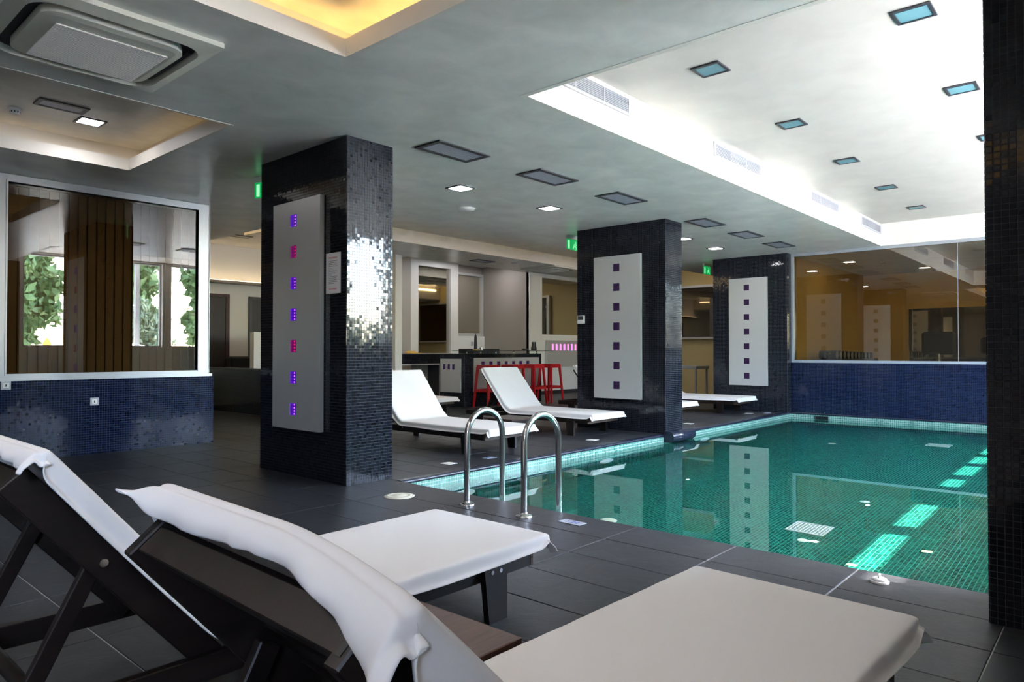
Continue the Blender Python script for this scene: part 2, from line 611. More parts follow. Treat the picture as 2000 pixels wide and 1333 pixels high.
# ================================================================== THE SETTING
Z1, Z2, ZU, ZB = 2.88, 3.25, 3.34, 3.10      # main ceiling, pool ceiling, upper ceiling, bulkhead soffit
XS, YS = 3.69, 3.13                            # edges of the raised ceiling over the pool
PX0, PX1, PY0, PY1 = 3.82, 12.90, -0.74, 4.64  # pool basin
ZW, ZF = -0.10, -1.14                          # water level, pool floor
YF = -0.80                                     # facade
YL = 8.34                                      # half wall with the interior window

# ---- floor: slate slabs on a bed of grout
floor = structure('floor', MB().plate((-3, 18), (YF, 14.2), [(PX0, PX1, PY0, PY1)], -0.25, -0.004, fnZ()), 'grout')
TX, TY = 0.3530, 0.655
tile_me = {}
def slab_mesh(w, d):
    key = (round(w, 3), round(d, 3))
    if key not in tile_me:
        mb = MB()
        mb.bevbox(-w / 2, -d / 2, -0.010, w / 2, d / 2, 0.0, 0.0015)
        me = bpy.data.meshes.new('tile')
        me.from_pydata(mb.v, [], mb.f)
        me.materials.append(M['slate'])
        tile_me[key] = me
    return tile_me[key]
xs = [PX0] + [3.445 - TX * k for k in range(0, 19)]                 # seams across the near deck
ys = [0.39 - 0.65 * 2, 0.39 - 0.65, 0.39, 1.04, 1.68, 2.325, 2.985, 3.64, 4.30, 4.99, 5.68, 6.36, 7.03, 7.69, 8.34]
ys += [8.34 + 0.66 * k for k in range(1, 10)]
cells = []
for i in range(len(xs) - 1):
    for j in range(len(ys) - 1):
        cells.append((xs[i + 1], xs[i], max(ys[j], YF), ys[j + 1]))
fx = [PX0 + TX * k for k in range(0, 41)]
fy = [PY1 + 0.06, 5.29, 5.95, 6.61, 7.27, 7.93, 8.59] + [8.59 + 0.66 * k for k in range(1, 9)]
for i in range(len(fx) - 1):
    for j in range(len(fy) - 1):
        cells.append((fx[i], fx[i + 1], fy[j], fy[j + 1]))
def foot_size(c):       # apparent size of a slab from the deck: nearest first
    cx, cy_ = (c[0] + c[1]) / 2, (c[2] + c[3]) / 2
    fw = cx * 0.749 + cy_ * 0.663
    rt = cx * 0.663 - cy_ * 0.749
    if fw < 0.9 or abs(rt) > fw * 0.80 or 1.1 / fw > 0.58: return 999 + fw
    if cy_ > YL and cx < 4.0: return 900 + fw
    return fw
cells = [c for c in cells if c[1] - c[0] > 0.02 and c[3] - c[2] > 0.02]
cells.sort(key=foot_size)
G = 0.006
rest = MB()
for n, c in enumerate(cells):
    w, d = c[1] - c[0] - G, c[3] - c[2] - G
    cx, cy_ = (c[0] + c[1]) / 2, (c[2] + c[3]) / 2
    if n < 300:
        o = bpy.data.objects.new('tile', slab_mesh(w, d))
        COL.objects.link(o)
        o.location = (cx, cy_, random.Random(n).uniform(-0.0006, 0.0006))
        o.parent = floor
    else:
        rest.box(cx - w / 2, cy_ - d / 2, -0.010, cx + w / 2, cy_ + d / 2, 0.0)
tag(rest.build('far_tiles', 'slate', floor), kind='stuff')

# ---- pool basin
pool = structure('pool_basin', MB().plate((PX0 - .12, PX1 + .12), (PY0 - .06, PY1 + .12), [], ZF - .2, ZF - .004, fnZ())
    .box(PX0 - .12, PY0, ZF - .1, PX0, PY1, -.011).box(PX1, PY0, ZF - .1, PX1 + .12, PY1, -.011)
    .box(PX0, PY1, ZF - .1, PX1, PY1 + .12, -.011).box(PX0, PY0 - .06, ZF - .1, PX1, PY0, -.011), 'pgrout', label='sunken swimming pool lined with green glass mosaic')
BZ = -0.30
mosaic('floor_mosaic', [((PX0, PY0, ZF - .004), (1, 0, 0), (0, 1, 0), PX1 - PX0, PY1 - PY0)], 'pool', pool, 0.030, 0.005, 0.003, 0.006, 3)
mosaic('wall_mosaic', [((PX0, PY1, ZF), (1, 0, 0), (0, 0, 1), PX1 - PX0, BZ - ZF), ((PX1, PY1, ZF), (0, -1, 0), (0, 0, 1), PY1 - PY0, BZ - ZF),
    ((PX0, PY0, ZF), (0, 1, 0), (0, 0, 1), PY1 - PY0, BZ - ZF), ((PX1, PY0, ZF), (-1, 0, 0), (0, 0, 1), PX1 - PX0, BZ - ZF)], 'pool', pool, 0.030, 0.0045, 0.003, 0.006, 4)
bb = MB()
bb.box(PX0, PY1 - .004, BZ, PX1, PY1, -.02).box(PX1 - .004, PY0, BZ, PX1, PY1 - .004, -.02).box(PX0, PY0, BZ, PX0 + .004, PY1 - .004, -.02)
bb.build('waterline_bed', 'bgrout', pool)
mosaic('waterline_mosaic', [((PX0, PY1 - .004, BZ), (1, 0, 0), (0, 0, 1), PX1 - PX0, -.02 - BZ), ((PX1 - .004, PY1, BZ), (0, -1, 0), (0, 0, 1), PY1 - PY0, -.02 - BZ),
    ((PX0 + .004, PY0, BZ), (0, 1, 0), (0, 0, 1), PY1 - PY0, -.02 - BZ)], 'band', pool, 0.030, 0.006, 0.003, 0.006, 5)
water = MB().quad((PX0, PY0, ZW), (PX1, PY0, ZW), (PX1, PY1, ZW), (PX0, PY1, ZW)).build('pool_water', 'water')
tag(water, 'still clear green water filling the mosaic swimming pool', 'water', kind='stuff')
water.data.polygons[0].use_smooth = True
water.cycles.is_caustics_caster = True
for o in pool.children: o.cycles.is_caustics_receiver = True
pool.cycles.is_caustics_receiver = True

# bullnose coping along the far and end edges
def bullnose(p0, p1, r, nrm):
    d = (Vector(p1) - Vector(p0))
    ring = []
    for k in range(7):
        a = math.pi * k / 6
        ring.append(Vector(nrm) * (r * math.sin(a)) + Vector((0, 0, r * math.cos(a) - r)))
    vs_ = [Vector(p0) + q for q in ring] + [Vector(p1) + q for q in ring]
    back = [Vector(p0) - Vector(nrm) * .06, Vector(p0) - Vector(nrm) * .06 + Vector((0, 0, -2 * r)), Vector(p1) - Vector(nrm) * .06, Vector(p1) - Vector(nrm) * .06 + Vector((0, 0, -2 * r))]
    mb = MB()
    mb.add(vs_, [(k, k + 1, k + 8, k + 7) for k in range(6)], True)
    mb.add([vs_[0], vs_[7], back[2], back[0]], [(0, 1, 2, 3)])
    mb.add([vs_[6], vs_[13], back[3], back[1]], [(3, 2, 1, 0)])
    mb.add(vs_[:7] + [back[1], back[0]], [tuple(range(9))]).add(vs_[7:] + [back[3], back[2]], [tuple(reversed(range(9)))])
    return mb
structure('trim_1', bullnose((PX0, PY1, 0.004), (8.30, PY1, 0.004), 0.018, (0, -1, 0)), 'coping', label='dark bullnose coping of the pool edge below the loungers')
structure('trim_2', bullnose((8.82, PY1, 0.004), (PX1, PY1, 0.004), 0.018, (0, -1, 0)), 'coping', label='dark bullnose coping beyond the middle pillar')
structure('trim_3', bullnose((PX1, PY0, 0.004), (PX1, PY1, 0.004), 0.018, (-1, 0, 0)), 'coping', label='dark bullnose coping under the gym window wall')

# ---- ceilings
T1 = (0.62, 2.62, 5.28, 7.34)      # lit trays cut into the main ceiling
T2 = (-1.6, 2.475, 0.10, 3.535)
T3X, T3Y = 5.15, 7.33
ceiling = structure('ceiling', MB().plate((-3, 16.6), (YF, 14.2), [(XS, PX1, YF - 1, YS), T1, T2, (T3X, 17, T3Y, 15)], Z1, Z1 + .03, fnZ()), 'plaster')
cp = MB().plate((XS - .05, 13.2), (YF, YS + .05), [], Z2, Z2 + .03, fnZ()).build('raised_ceiling', 'plaster_toned_down', ceiling)
MB().box(XS - .04, YS - .004, Z1 - .002, PX1, YS + .04, Z2).box(XS - .04, YF, Z1 - .002, XS + .004, YS - .004, Z2).box(PX1 - .004, YF, Z1 - .002, PX1 + .04, YS + .04, Z2).build('fascia', 'cream', ceiling)
def tray(t, strip, lip=0.11, out=0.16, up=0.26):
    x0, x1, y0, y1 = t
    e = 0.02
    f, zl = .006, Z1 - .002
    lipm = MB().box(x0 - e, y0 - e, zl, x0 + f, y1 + e, Z1 + lip).box(x1 - f, y0 - e, zl, x1 + e, y1 + e, Z1 + lip)
    lipm.box(x0 + f, y0 - e, zl, x1 - f, y0 + f, Z1 + lip).box(x0 + f, y1 - f, zl, x1 - f, y1 + e, Z1 + lip)
    lipm.build('cove_lip', 'cream', ceiling)
    w = MB()
    X0, X1, Y0, Y1 = x0 - out, x1 + out, y0 - out, y1 + out
    w.box(X0 - e, Y0, Z1 + .03, X0, Y1, Z1 + up).box(X1, Y0, Z1 + .03, X1 + e, Y1, Z1 + up).box(X0, Y0 - e, Z1 + .03, X1, Y0, Z1 + up).box(X0, Y1, Z1 + .03, X1, Y1 + e, Z1 + up)
    w.build('cove_wall', 'cream', ceiling)
    MB().plate((X0, X1), (Y0, Y1), [], Z1 + up, Z1 + up + .02, fnZ()).build('tray_ceiling', 'plaster', ceiling)
    if strip:
        h = out * .45
        s = MB()
        s.box(x0 - h - .02, Y0 + .03, Z1 + .032, x0 - h, Y1 - .03, Z1 + .045).box(x1 + h, Y0 + .03, Z1 + .032, x1 + h + .02, Y1 - .03, Z1 + .045)
        s.box(x0, y0 - h - .02, Z1 + .032, x1, y0 - h, Z1 + .045).box(x0, y1 + h, Z1 + .032, x1, y1 + h + .02, Z1 + .045)
        s.build('light_strip', strip, ceiling)
tray(T1, 'led_faint')
tray(T2, 'led_warm', up=0.24)
# zone above the bar: upper ceiling with a dropped bulkhead
MB().plate((T3X - .02, 16.6), (T3Y - .02, 14.2), [], ZU, ZU + .03, fnZ()).build('upper_ceiling', 'plaster', ceiling)
MB().box(T3X - .03, T3Y - .03, Z1 + .002, 16.6, T3Y, ZU).box(T3X - .03, T3Y, Z1 + .002, T3X, 14.2, ZU).build('tray_side', 'cream', ceiling)
MB().box(5.95, 9.93, ZB, 16.6, 11.40, ZU).build('bulkhead', 'plaster', ceiling)
MB().box(5.92, 9.905, ZB - .001, 16.6, 9.93, ZB + .12).box(5.92, 9.93, ZB - .001, 5.95, 11.40, ZB + .12).build('bulkhead_fascia', 'cream', ceiling)
MB().box(T3X + .1, T3Y + .002, ZU - .14, 16.4, T3Y + .02, ZU - .10).box(T3X + .002, T3Y + .1, ZU - .14, T3X + .02, 13.9, ZU - .10).build('light_strip', 'led_soft', ceiling)  # added strips hidden above the ceiling edge, light the bulkhead front
# concrete roof above everything
roof = structure('roof', MB().box(-3.3, -0.93, 3.50, 18.2, 14.5, 3.75), 'concrete')

# ---- walls
def wallbox(name, x0, y0, x1, y1, z0, z1, mat, label=None):
    return structure(name, MB().box(x0, y0, z0, x1, y1, z1), mat, label=label)
wall_back = structure('wall_back', MB().plate((-0.8, 14.4), (-.25, 3.5), [], -3.2, -3.0, fnX()), 'tan')
ADDED_WINDOW = [(-1.7, -0.9)]  # added opening out of view, lets daylight onto the near loungers
wall_near = structure('wall_near', MB().plate((-3.2, 3.6), (-.25, 3.5), [(a, b_, 1.55, 2.60) for a, b_ in ADDED_WINDOW], -1.0, YF, fnY()), 'white')
for n, (a, b_) in enumerate(ADDED_WINDOW):
    w = thing('window_%d' % (n + 14), ((a + b_) / 2, -0.9, .9), None, None, kind='structure')
    MB().plate((a, b_), (1.55, 2.60), [(a + .04, b_ - .04, 1.59, 2.56)], -.93, -.87, fnY()).build('frame', 'alu_white', w)
    MB().quad((a + .04, -.9, 1.59), (b_ - .04, -.9, 1.59), (b_ - .04, -.9, 2.56), (a + .04, -.9, 2.56)).build('pane', 'glass_clear', w)
wallbox('wall_far', -3.2, 14.2, 18.2, 14.4, -.25, 3.5, 'white')
wallbox('wall_end', 16.6, 4.9, 16.8, 14.2, -.25, 3.5, 'yellow')
# facade with windows onto the terrace
OPEN = [(4.20, 5.80), (5.97, 7.06), (7.26, 8.24), (8.42, 8.98), (9.14, 9.69), (9.89, 10.67), (10.82, 11.54), (11.69, 12.70)]
wall_right = structure('wall_right', MB().plate((3.6, 18.2), (ZF - .3, 3.5), [(a, b_, 1.20, 3.22) for a, b_ in OPEN], -1.0, YF, fnY()), 'white')
for n, (a, b_) in enumerate(OPEN):
    w = thing('window_%d' % (n + 3), ((a + b_) / 2, -0.9, 1.2), None, None, kind='structure')
    MB().plate((a, b_), (1.20, 3.22), [(a + .04, b_ - .04, 1.24, 3.18)], -.93, -.87, fnY()).build('frame', 'alu_white', w)
    MB().quad((a + .04, -.9, 1.24), (b_ - .04, -.9, 1.24), (b_ - .04, -.9, 3.18), (a + .04, -.9, 3.18)).build('pane', 'glass_clear', w)
# ---- left: mosaic half wall carrying an interior window
wl = tag(MB().box(-3, YL, 0, 3.945, YL + .16, .805).build('wall_left', 'mgrout_navy'), 'half wall of black-blue glass mosaic under the tinted interior window', kind='structure')
mosaic('wall_mosaic', [((.9, YL, 0), (1, 0, 0), (0, 0, 1), 3.05, .805), ((3.945, YL, 0), (0, 1, 0), (0, 0, 1), .16, .805)], 'mosaic_navy', wl, 0.025, 0.0035, 0.003, 0.006, 11, True)
wl2 = structure('window_1', MB().plate((-1.0, 3.905), (.815, 2.875), [(1.865, 3.765, .875, 2.80), (-.9, 1.79, .875, 2.80)], YL + .02, YL + .09, fnY()), 'alu_white')
MB().box(-1.0, YL - .015, .805, 3.925, YL + .13, .835).box(3.895, YL + .01, .835, 3.90, YL + .1, 2.875).build('sill', 'alu_white', wl2)
MB().box(1.85, YL + .012, .86, 1.865, YL + .1, 2.81).box(3.765, YL + .012, .86, 3.785, YL + .1, 2.81).box(1.85, YL + .012, 2.80, 3.785, YL + .1, 2.822).build('frame_rib', 'alu_white', wl2)
MB().quad((1.86, YL + .055, .87), (3.77, YL + .055, .87), (3.77, YL + .055, 2.81), (1.86, YL + .055, 2.81)).build('pane', 'glass_tint', wl2)
MB().quad((-.95, YL + .055, .87), (1.80, YL + .055, .87), (1.80, YL + .055, 2.81), (-.95, YL + .055, 2.81)).build('pane', 'glass_tint', wl2)
MB().box(-1, YL + .16, 0, 3.9, YL + .18, .8).box(-1, YL + 1.2, 0, 3.9, YL + 1.3, 3.2).box(3.86, YL + .10, 0, 3.9, YL + 1.2, 2.88).box(-1, YL + .1, 2.86, 3.9, YL + 1.3, 2.9).build('inner_room', 'darkdoor', wl2)
bl = thing('vertical_blind', (2.8, YL + .22, .88), 'brown vertical fabric blind hanging behind the tinted interior window', 'blind')
MB().box(-.9, YL + .2, 2.80, 3.84, YL + .24, 2.84).build('head_rail', 'blind', bl)
for k in range(24):
    x = 1.68 + .0915 * k
    rot = Matrix.Translation((x, YL + .22, 0)) @ Matrix.Rotation(R(10), 4, 'Z')
    MB().box(-.047, -.0008, .84, .047, .0008, 2.80, rot).build('slat', 'blind', bl)
def socket(x, z, label):
    s = thing('wall_socket', (x, YL, z), label, 'socket')
    MB().bevbox(x - .042, YL - .012, z - .042, x + .042, YL - .001, z + .042, .003).build('cover_plate', 'alu_white', s)
    MB().plate((x - .024, x + .024), (z - .024, z + .024), [(x - .006, x + .006, z - .012, z + .012)], YL - .016, YL - .0122, fnY()).build('socket_insert', 'plastic', s)
    MB().box(x - .006, YL - .0135, z - .012, x + .006, YL - .0122, z + .012).build('socket_hole', 'black', s)
socket(2.648, .563, 'white power socket on the blue-black mosaic half wall, lower of the two')
socket(1.857, .763, 'small power socket on the mosaic half wall just under the window sill')

# ---- end: gym wall below and around the big interior window
GX = 12.90
we = tag(MB().box(GX, YF, 0, GX + .16, 4.62, .90).build('wall_gym', 'mgrout_navy'), 'mosaic wall below the gym window at the end of the pool', kind='structure')
mosaic('wall_mosaic', [((GX, 4.62, .004), (0, -1, 0), (0, 0, 1), 4.62 - YF, .896)], 'mosaic_navy', we, 0.025, 0.003, 0.003, 0.006, 12)
w2 = structure('window_2', MB().plate((YF, 4.64), (.90, 2.885), [(YF + .1, 4.585, .945, 2.825)], GX + .01, GX + .10, fnX()), 'alu_white')
for a, b_ in ((2.04, 4.585), (YF + .1, 2.035)):
    MB().quad((GX + .05, a, .945), (GX + .05, b_, .945), (GX + .05, b_, 2.825), (GX + .05, a, 2.825)).build('pane', 'glass_gym', w2)
MB().box(GX + .046, 2.034, .945, GX + .054, 2.041, 2.825).build('glass_joint', 'alu_white', w2)
structure('wall_gym_back', MB().box(17.6, YF, 0, 17.7, 4.8, 3.2), 'orange', label='ochre far wall of the gym behind the pool window')
structure('wall_gym_side', MB().box(13.2, 4.66, 0, 17.6, 4.8, 3.2), 'orange', label='ochre side wall of the gym behind the pool window')
structure('floor_gym', MB().box(GX + .16, YF, -.2, 17.6, 4.66, 0), 'darkdoor')
structure('ceiling_gym', MB().box(GX + .14, YF, 2.86, 17.6, 4.66, 2.95), 'plaster')
wm = tag(MB().plate((YF + .1, 3.7), (.1, 2.05), [], 17.57, 17.598, fnX()).build('wall_mirror', 'mirror'), 'wide frameless mirror on the far gym wall', 'mirror')

# ---- back of house
wallbox('wall_bar', 9.40, 12.95, 13.45, 13.10, 0, 3.4, 'tan', 'taupe wall behind the bar')
wallbox('wall_alcove', 13.42, 11.32, 13.56, 13.0, 0, 3.4, 'tan', 'taupe return wall at the right of the bar')
ww = structure('wall_white', MB().plate((13.42, 16.6), (0, ZB + .001), [(13.90, 16.2, 1.54, 3.0)], 11.28, 11.40, fnY()), 'white', label='white wall with pink light panel and window')
MB().box(13.56, 11.262, 0, 16.6, 11.279, .09).build('baseboard', 'blackframe', ww)
win = MB().quad((13.90, 11.36, 1.54), (16.2, 11.36, 1.54), (16.2, 11.36, 3.0), (13.90, 11.36, 3.0)).build('pane', 'mirror', ww)
structure('column_1', MB().bevbox(9.13, 11.28, 0, 9.31, 11.46, ZB + .001, .004), 'white', label='slim white column at the left end of the bar')
mw = structure('wall_mirror_surround', MB().plate((10.68, 12.22), (0, 3.34), [(10.91, 11.96, 1.06, 3.15)], 12.62, 12.95, fnY()), 'white', label='white surround of the tall bar mirror')
MB().quad((10.91, 12.70, 1.06), (11.96, 12.70, 1.06), (11.96, 12.70, 3.15), (10.91, 12.70, 3.15)).build('mirror_pane', 'mirror', mw)
structure('window_11', MB().plate((12.40, 13.40), (1.50, 3.14), [(12.45, 13.33, 1.57, 3.08)], 12.88, 12.96, fnY()), 'alu', label='aluminium framed dark window behind the bar')
MB().quad((12.45, 12.93, 1.57), (13.33, 12.93, 1.57), (13.33, 12.93, 3.08), (12.45, 12.93, 3.08)).build('pane', 'mirror', bpy.data.objects['window_11'])
MB().box(12.40, 12.86, 0, 13.42, 12.95, 1.50).build('parapet', 'white', bpy.data.objects['window_11'])
# end wall beyond the middle pillar: dark window above an ochre parapet
w12 = structure('window_12', MB().plate((6.2, 9.6), (1.42, 2.80), [(6.3, 9.5, 1.47, 2.74)], 16.5, 16.6, fnX()), 'alu', label='dark interior window above the ochre wall')
MB().quad((16.55, 6.3, 1.47), (16.55, 9.5, 1.47), (16.55, 9.5, 2.74), (16.55, 6.3, 2.74)).build('pane', 'glass_tint', w12)
MB().box(16.585, 6.25, 1.45, 16.598, 9.55, 2.76).build('dark_backing', 'darkdoor', w12)
# low dark mosaic wall, white parapet and doors in the left background
lw = tag(MB().box(6.15, 9.0, 0, 6.32, 14.2, .775).build('wall_low', 'mgrout'), 'low black mosaic wall in the dim background', kind='structure')
mosaic('wall_mosaic', [((6.15, 14.2, 0), (0, -1, 0), (0, 0, 1), 5.2, .775)], 'mosaic', lw, 0.025, 0.003, 0.003, 0.006, 14)
MB().box(6.14, 8.99, .775, 6.33, 14.2, .80).build('wall_cap', 'blackframe', lw)
wp = structure('wall_parapet', MB().box(6.62, 12.35, 0, 9.1, 12.5, 1.47), 'white', label='white parapet behind the low mosaic wall')
MB().box(6.86, 12.32, .78, 9.1, 12.35, 1.36).build('inset_panel', 'alu_white', wp)
d1 = thing('door_1', (6.6, 14.19, 0), None, None, kind='structure')
MB().plate((6.20, 7.04), (0, 2.30), [(6.26, 6.96, -1, 2.24)], 14.15, 14.2, fnY()).build('door_frame', 'doorframe', d1)
MB().box(6.26, 14.165, 0, 6.96, 14.19, 2.24).build('door_leaf', 'darkdoor', d1)
d2 = thing('door_2', (7.9, 14.19, 0), None, None, kind='structure')
MB().plate((7.48, 8.42), (0, 2.28), [(7.54, 8.36, -1, 2.22)], 14.15, 14.2, fnY()).build('door_frame', 'blackframe', d2)
MB().box(7.54, 14.165, 0, 8.36, 14.19, 2.22).build('door_leaf', 'black', d2)
MB().tube([(7.62, 14.15, 1.05), (7.62, 14.15, 1.2)], .012).build('door_handle', 'steel', d2)
structure('trim_4', MB().box(5.2, 13.93, 2.52, 12.0, 14.2, 2.57), 'tan', label='light cove ledge along the far wall')
MB().box(5.2, 14.02, 2.571, 12.0, 14.05, 2.585).build('light_strip', 'led_soft', bpy.data.objects['trim_4'])

# ---- outside: terrace and pines (seen mirrored in the glass and mosaics), plus an added sun screen
structure('terrace', MB().box(-25, -40, -.45, 45, -1.0, -.25), 'terrace', label='pale paved terrace outside the pool windows')
cn = thing('sun_screen', (8, -1.8, -.25), 'added flat slab outside the pool windows, unseen, shaping the sun patches', 'sun_screen')  # added out of view: blocks the sun down to narrow patches
MB().box(-4, -2.30, 3.38, 18, -1.315, 3.46).box(-4, -1.315, 3.38, 4.05, -1.001, 3.46).box(8.37, -1.315, 3.38, 9.27, -1.001, 3.46).build('sun_screen_slab', 'concrete', cn)
for x in (-3, 2, 7, 12, 17):
    MB().box(x - .05, -2.28, -.25, x + .05, -2.18, 3.38).build('post', 'alu_white', cn)
def tree(x, y, hgt, rad, mat, seed, label, grp):
    rng = np.random.default_rng(seed)
    t = thing('pine_tree', (x, y, -.25), label, 'tree', grp)
    MB().tube([(x, y, -.25), (x + .1, y, hgt * .4), (x, y + .1, hgt * .8)], [.22, .17, .06], 8).build('trunk', 'bark', t)
    n = 14000 if mat == 'leaf' else 8000
    nc = 60
    cl = rng.normal(0, 1, (nc, 3))
    cl = cl / np.linalg.norm(cl, axis=1)[:, None] * rng.uniform(.35, 1.0, (nc, 1)) * np.array([rad, rad, hgt * .46])
    cen = cl[rng.integers(0, nc, n)] + rng.normal(0, 1, (n, 3)) * rad * .12
    cen += np.array([x, y, hgt * .5])
    cen[:, 2] = np.maximum(cen[:, 2], -.1)
    a, b_ = rng.normal(0, 1, (n, 3)), rng.normal(0, 1, (n, 3))
    a /= np.linalg.norm(a, axis=1)[:, None]
    b_ -= (a * b_).sum(1)[:, None] * a
    b_ /= np.linalg.norm(b_, axis=1)[:, None]
    s = rng.uniform(.12, .30, (n, 1)) * (1 if mat == 'leaf' else .5)
    q = np.stack([cen - a * s, cen + b_ * s * .5, cen + a * s, cen - b_ * s * .5], 1).reshape(-1, 3)
    mb = MB()
    mb.v = [tuple(r_) for r_ in q]
    mb.f = [(4 * i, 4 * i + 1, 4 * i + 2, 4 * i + 3) for i in range(n)]
    mb.sm = [False] * n
    tag(mb.build('foliage', mat, t), kind='stuff')
trs = [(-3.5, -15.5, 8.5, 2.2), (2.4, -18, 9, 2.2), (7.0, -15.5, 9.5, 2.3), (12.0, -17.5, 10, 2.0), (15.9, -16.8, 9, 1.6), (4.4, -25.5, 13, 2.3), (9.9, -25.5, 14, 2.0), (15.0, -25.5, 13, 2.0)]
for n, (x, y, hh, rr) in enumerate(trs):
    tree(x, y, hh, rr * .9, 'leaf', 40 + n, 'tall green pine outside beyond the terrace, %s of its %s row from the near wall' % (ORD[n if n < 5 else n - 5], 'front' if n < 5 else 'rear'), 'pines beyond the terrace')
for n, (x, y, hh, rr) in enumerate([(10.6, -11.5, 3.2, 1.0), (13.6, -10.0, 2.4, 0.7), (19.4, -15.5, 2.2, .9), (22.6, -15.5, 2.1, .9), (25.8, -15.5, 2.3, .9)]):
    tree(x, y, hh, rr, 'leaf_pale', 60 + n, 'low pale olive bush on the terrace outside, %s counted from the parasol' % ORD[n], 'olive bushes on the terrace')
pa = thing('parasol', (7.35, -11, -.25), 'folded yellow parasol standing on the terrace outside', 'parasol')
MB().tube([(7.35, -11, -.25), (7.35, -11, 1.5)], .03).build('pole', 'alu_white', pa)
MB().lathe([(.05, 0), (.20, .12), (.17, .5), (.12, .8), (.02, .97)], (7.35, -11, .6), 10).build('folded_canopy', 'yellowcloth', pa)
pa = thing('market_umbrella', (9.0, -8.9, -.25), 'open white square umbrella on the terrace outside', 'parasol')
MB().tube([(9.0, -8.9, -.25), (9.0, -8.9, 1.4)], .03).build('pole', 'alu_white', pa)
MB().lathe([(1.5, 0), (1.42, .04), (.1, .32), (.02, .35)], (9.0, -8.9, 1.12), 4).build('canopy_cloth', 'whitecloth', pa)

# ================================================================== PILLARS
def pillar(name, x0, x1, y0, y1, label, seed, sides, faces='nxp'):
    p = thing(name, ((x0 + x1) / 2, (y0 + y1) / 2, 0), label, 'pillar')
    MB().box(x0, y0, 0, x1, y1, Z1).build('core', 'mgrout', p)
    F = []
    F.append(((x0, y1, 0), (0, -1, 0), (0, 0, 1), y1 - y0, Z1))
    F.append(((x0, y0, 0), (1, 0, 0), (0, 0, 1), x1 - x0, Z1))
    F.append(((x1, y0, 0), (0, 1, 0), (0, 0, 1), y1 - y0, Z1))
    F.append(((x1, y1, 0), (-1, 0, 0), (0, 0, 1), x1 - x0, Z1))
    mosaic('mosaic_tiles', F, 'mosaic', p, 0.025, 0.003, 0.003, 0.006, seed, sides)
    return p
P1 = pillar('mosaic_pillar', 3.38, 3.85, 4.80, 6.175, 'black glass mosaic pillar with the paper notice, between the half wall and pool corner', 21, True)
P2 = pillar('mosaic_pillar', 8.33, 8.78, 4.64, 6.09, 'black mosaic pillar standing at the pool edge with a wall thermostat on it', 22, False)
P3 = pillar('mosaic_pillar', 12.70, 13.15, 4.63, 6.04, 'black mosaic pillar at the corner of the gym window', 23, False)
# rounded plinth of the middle pillar rolling over the pool edge
mb = MB()
n = 10
prof = [(PY1 - .002, .045)] + [(4.56 - .075 * math.sin(math.pi * k / n), -.03 + .075 * math.cos(math.pi * k / n)) for k in range(n + 1)] + [(PY1 - .002, -.105)]
vs_ = [(8.26, a, z) for a, z in prof] + [(8.88, a, z) for a, z in prof]
k = len(prof)
mb.add(vs_, [(i, i + 1, i + 1 + k, i + k) for i in range(k - 1)], True).add(vs_[:k], [tuple(reversed(range(k)))]).add(vs_[k:], [tuple(range(k))])
mb.build('rounded_plinth', 'coping', P2, True)

# near pillar at the right: tiles large enough to see one by one
nx0, nx1, ny0, ny1 = 3.413, 3.85, YF, 0.437
P4 = thing('mosaic_pillar', ((nx0 + nx1) / 2, (ny0 + ny1) / 2, 0), 'black mosaic pillar at the near corner of the pool beside the sunlit deck', 'pillar')
MB().box(nx0, ny0, 0, nx1, ny1, Z1).build('core', 'mgrout', P4)
pit = 0.0265
tb = MB().bevbox(-.0115, -.0115, 0, .0115, .0115, .004, .0012)
tme = bpy.data.meshes.new('tile')
tme.from_pydata(tb.v, [], tb.f)
tme.materials.append(M['mosaic'])
cols, rows = 4, 75
rng = random.Random(7)
for j in range(rows):
    for i in range(cols):
        o = bpy.data.objects.new('tile', tme)
        COL.objects.link(o)
        o.parent = P4
        o.location = Vector((nx0, ny1 - pit * (i + .5), pit * (j + .5))) - P4.location
        o.rotation_euler = (rng.gauss(0, .010), R(-90) + rng.gauss(0, .010), 0)
zt = rows * pit
mosaic('mosaic_tiles', [((nx0, ny1 - cols * pit, 0), (0, -1, 0), (0, 0, 1), ny1 - cols * pit - ny0, zt), ((nx0, ny1, zt), (0, -1, 0), (0, 0, 1), ny1 - ny0, Z1 - zt),
    ((nx1, ny0, 0), (0, 1, 0), (0, 0, 1), ny1 - ny0, Z1), ((nx1, ny1, 0), (-1, 0, 0), (0, 0, 1), nx1 - nx0, Z1)], 'mosaic', P4, pit, 0.0035, 0.004, 0.008, 24, True)

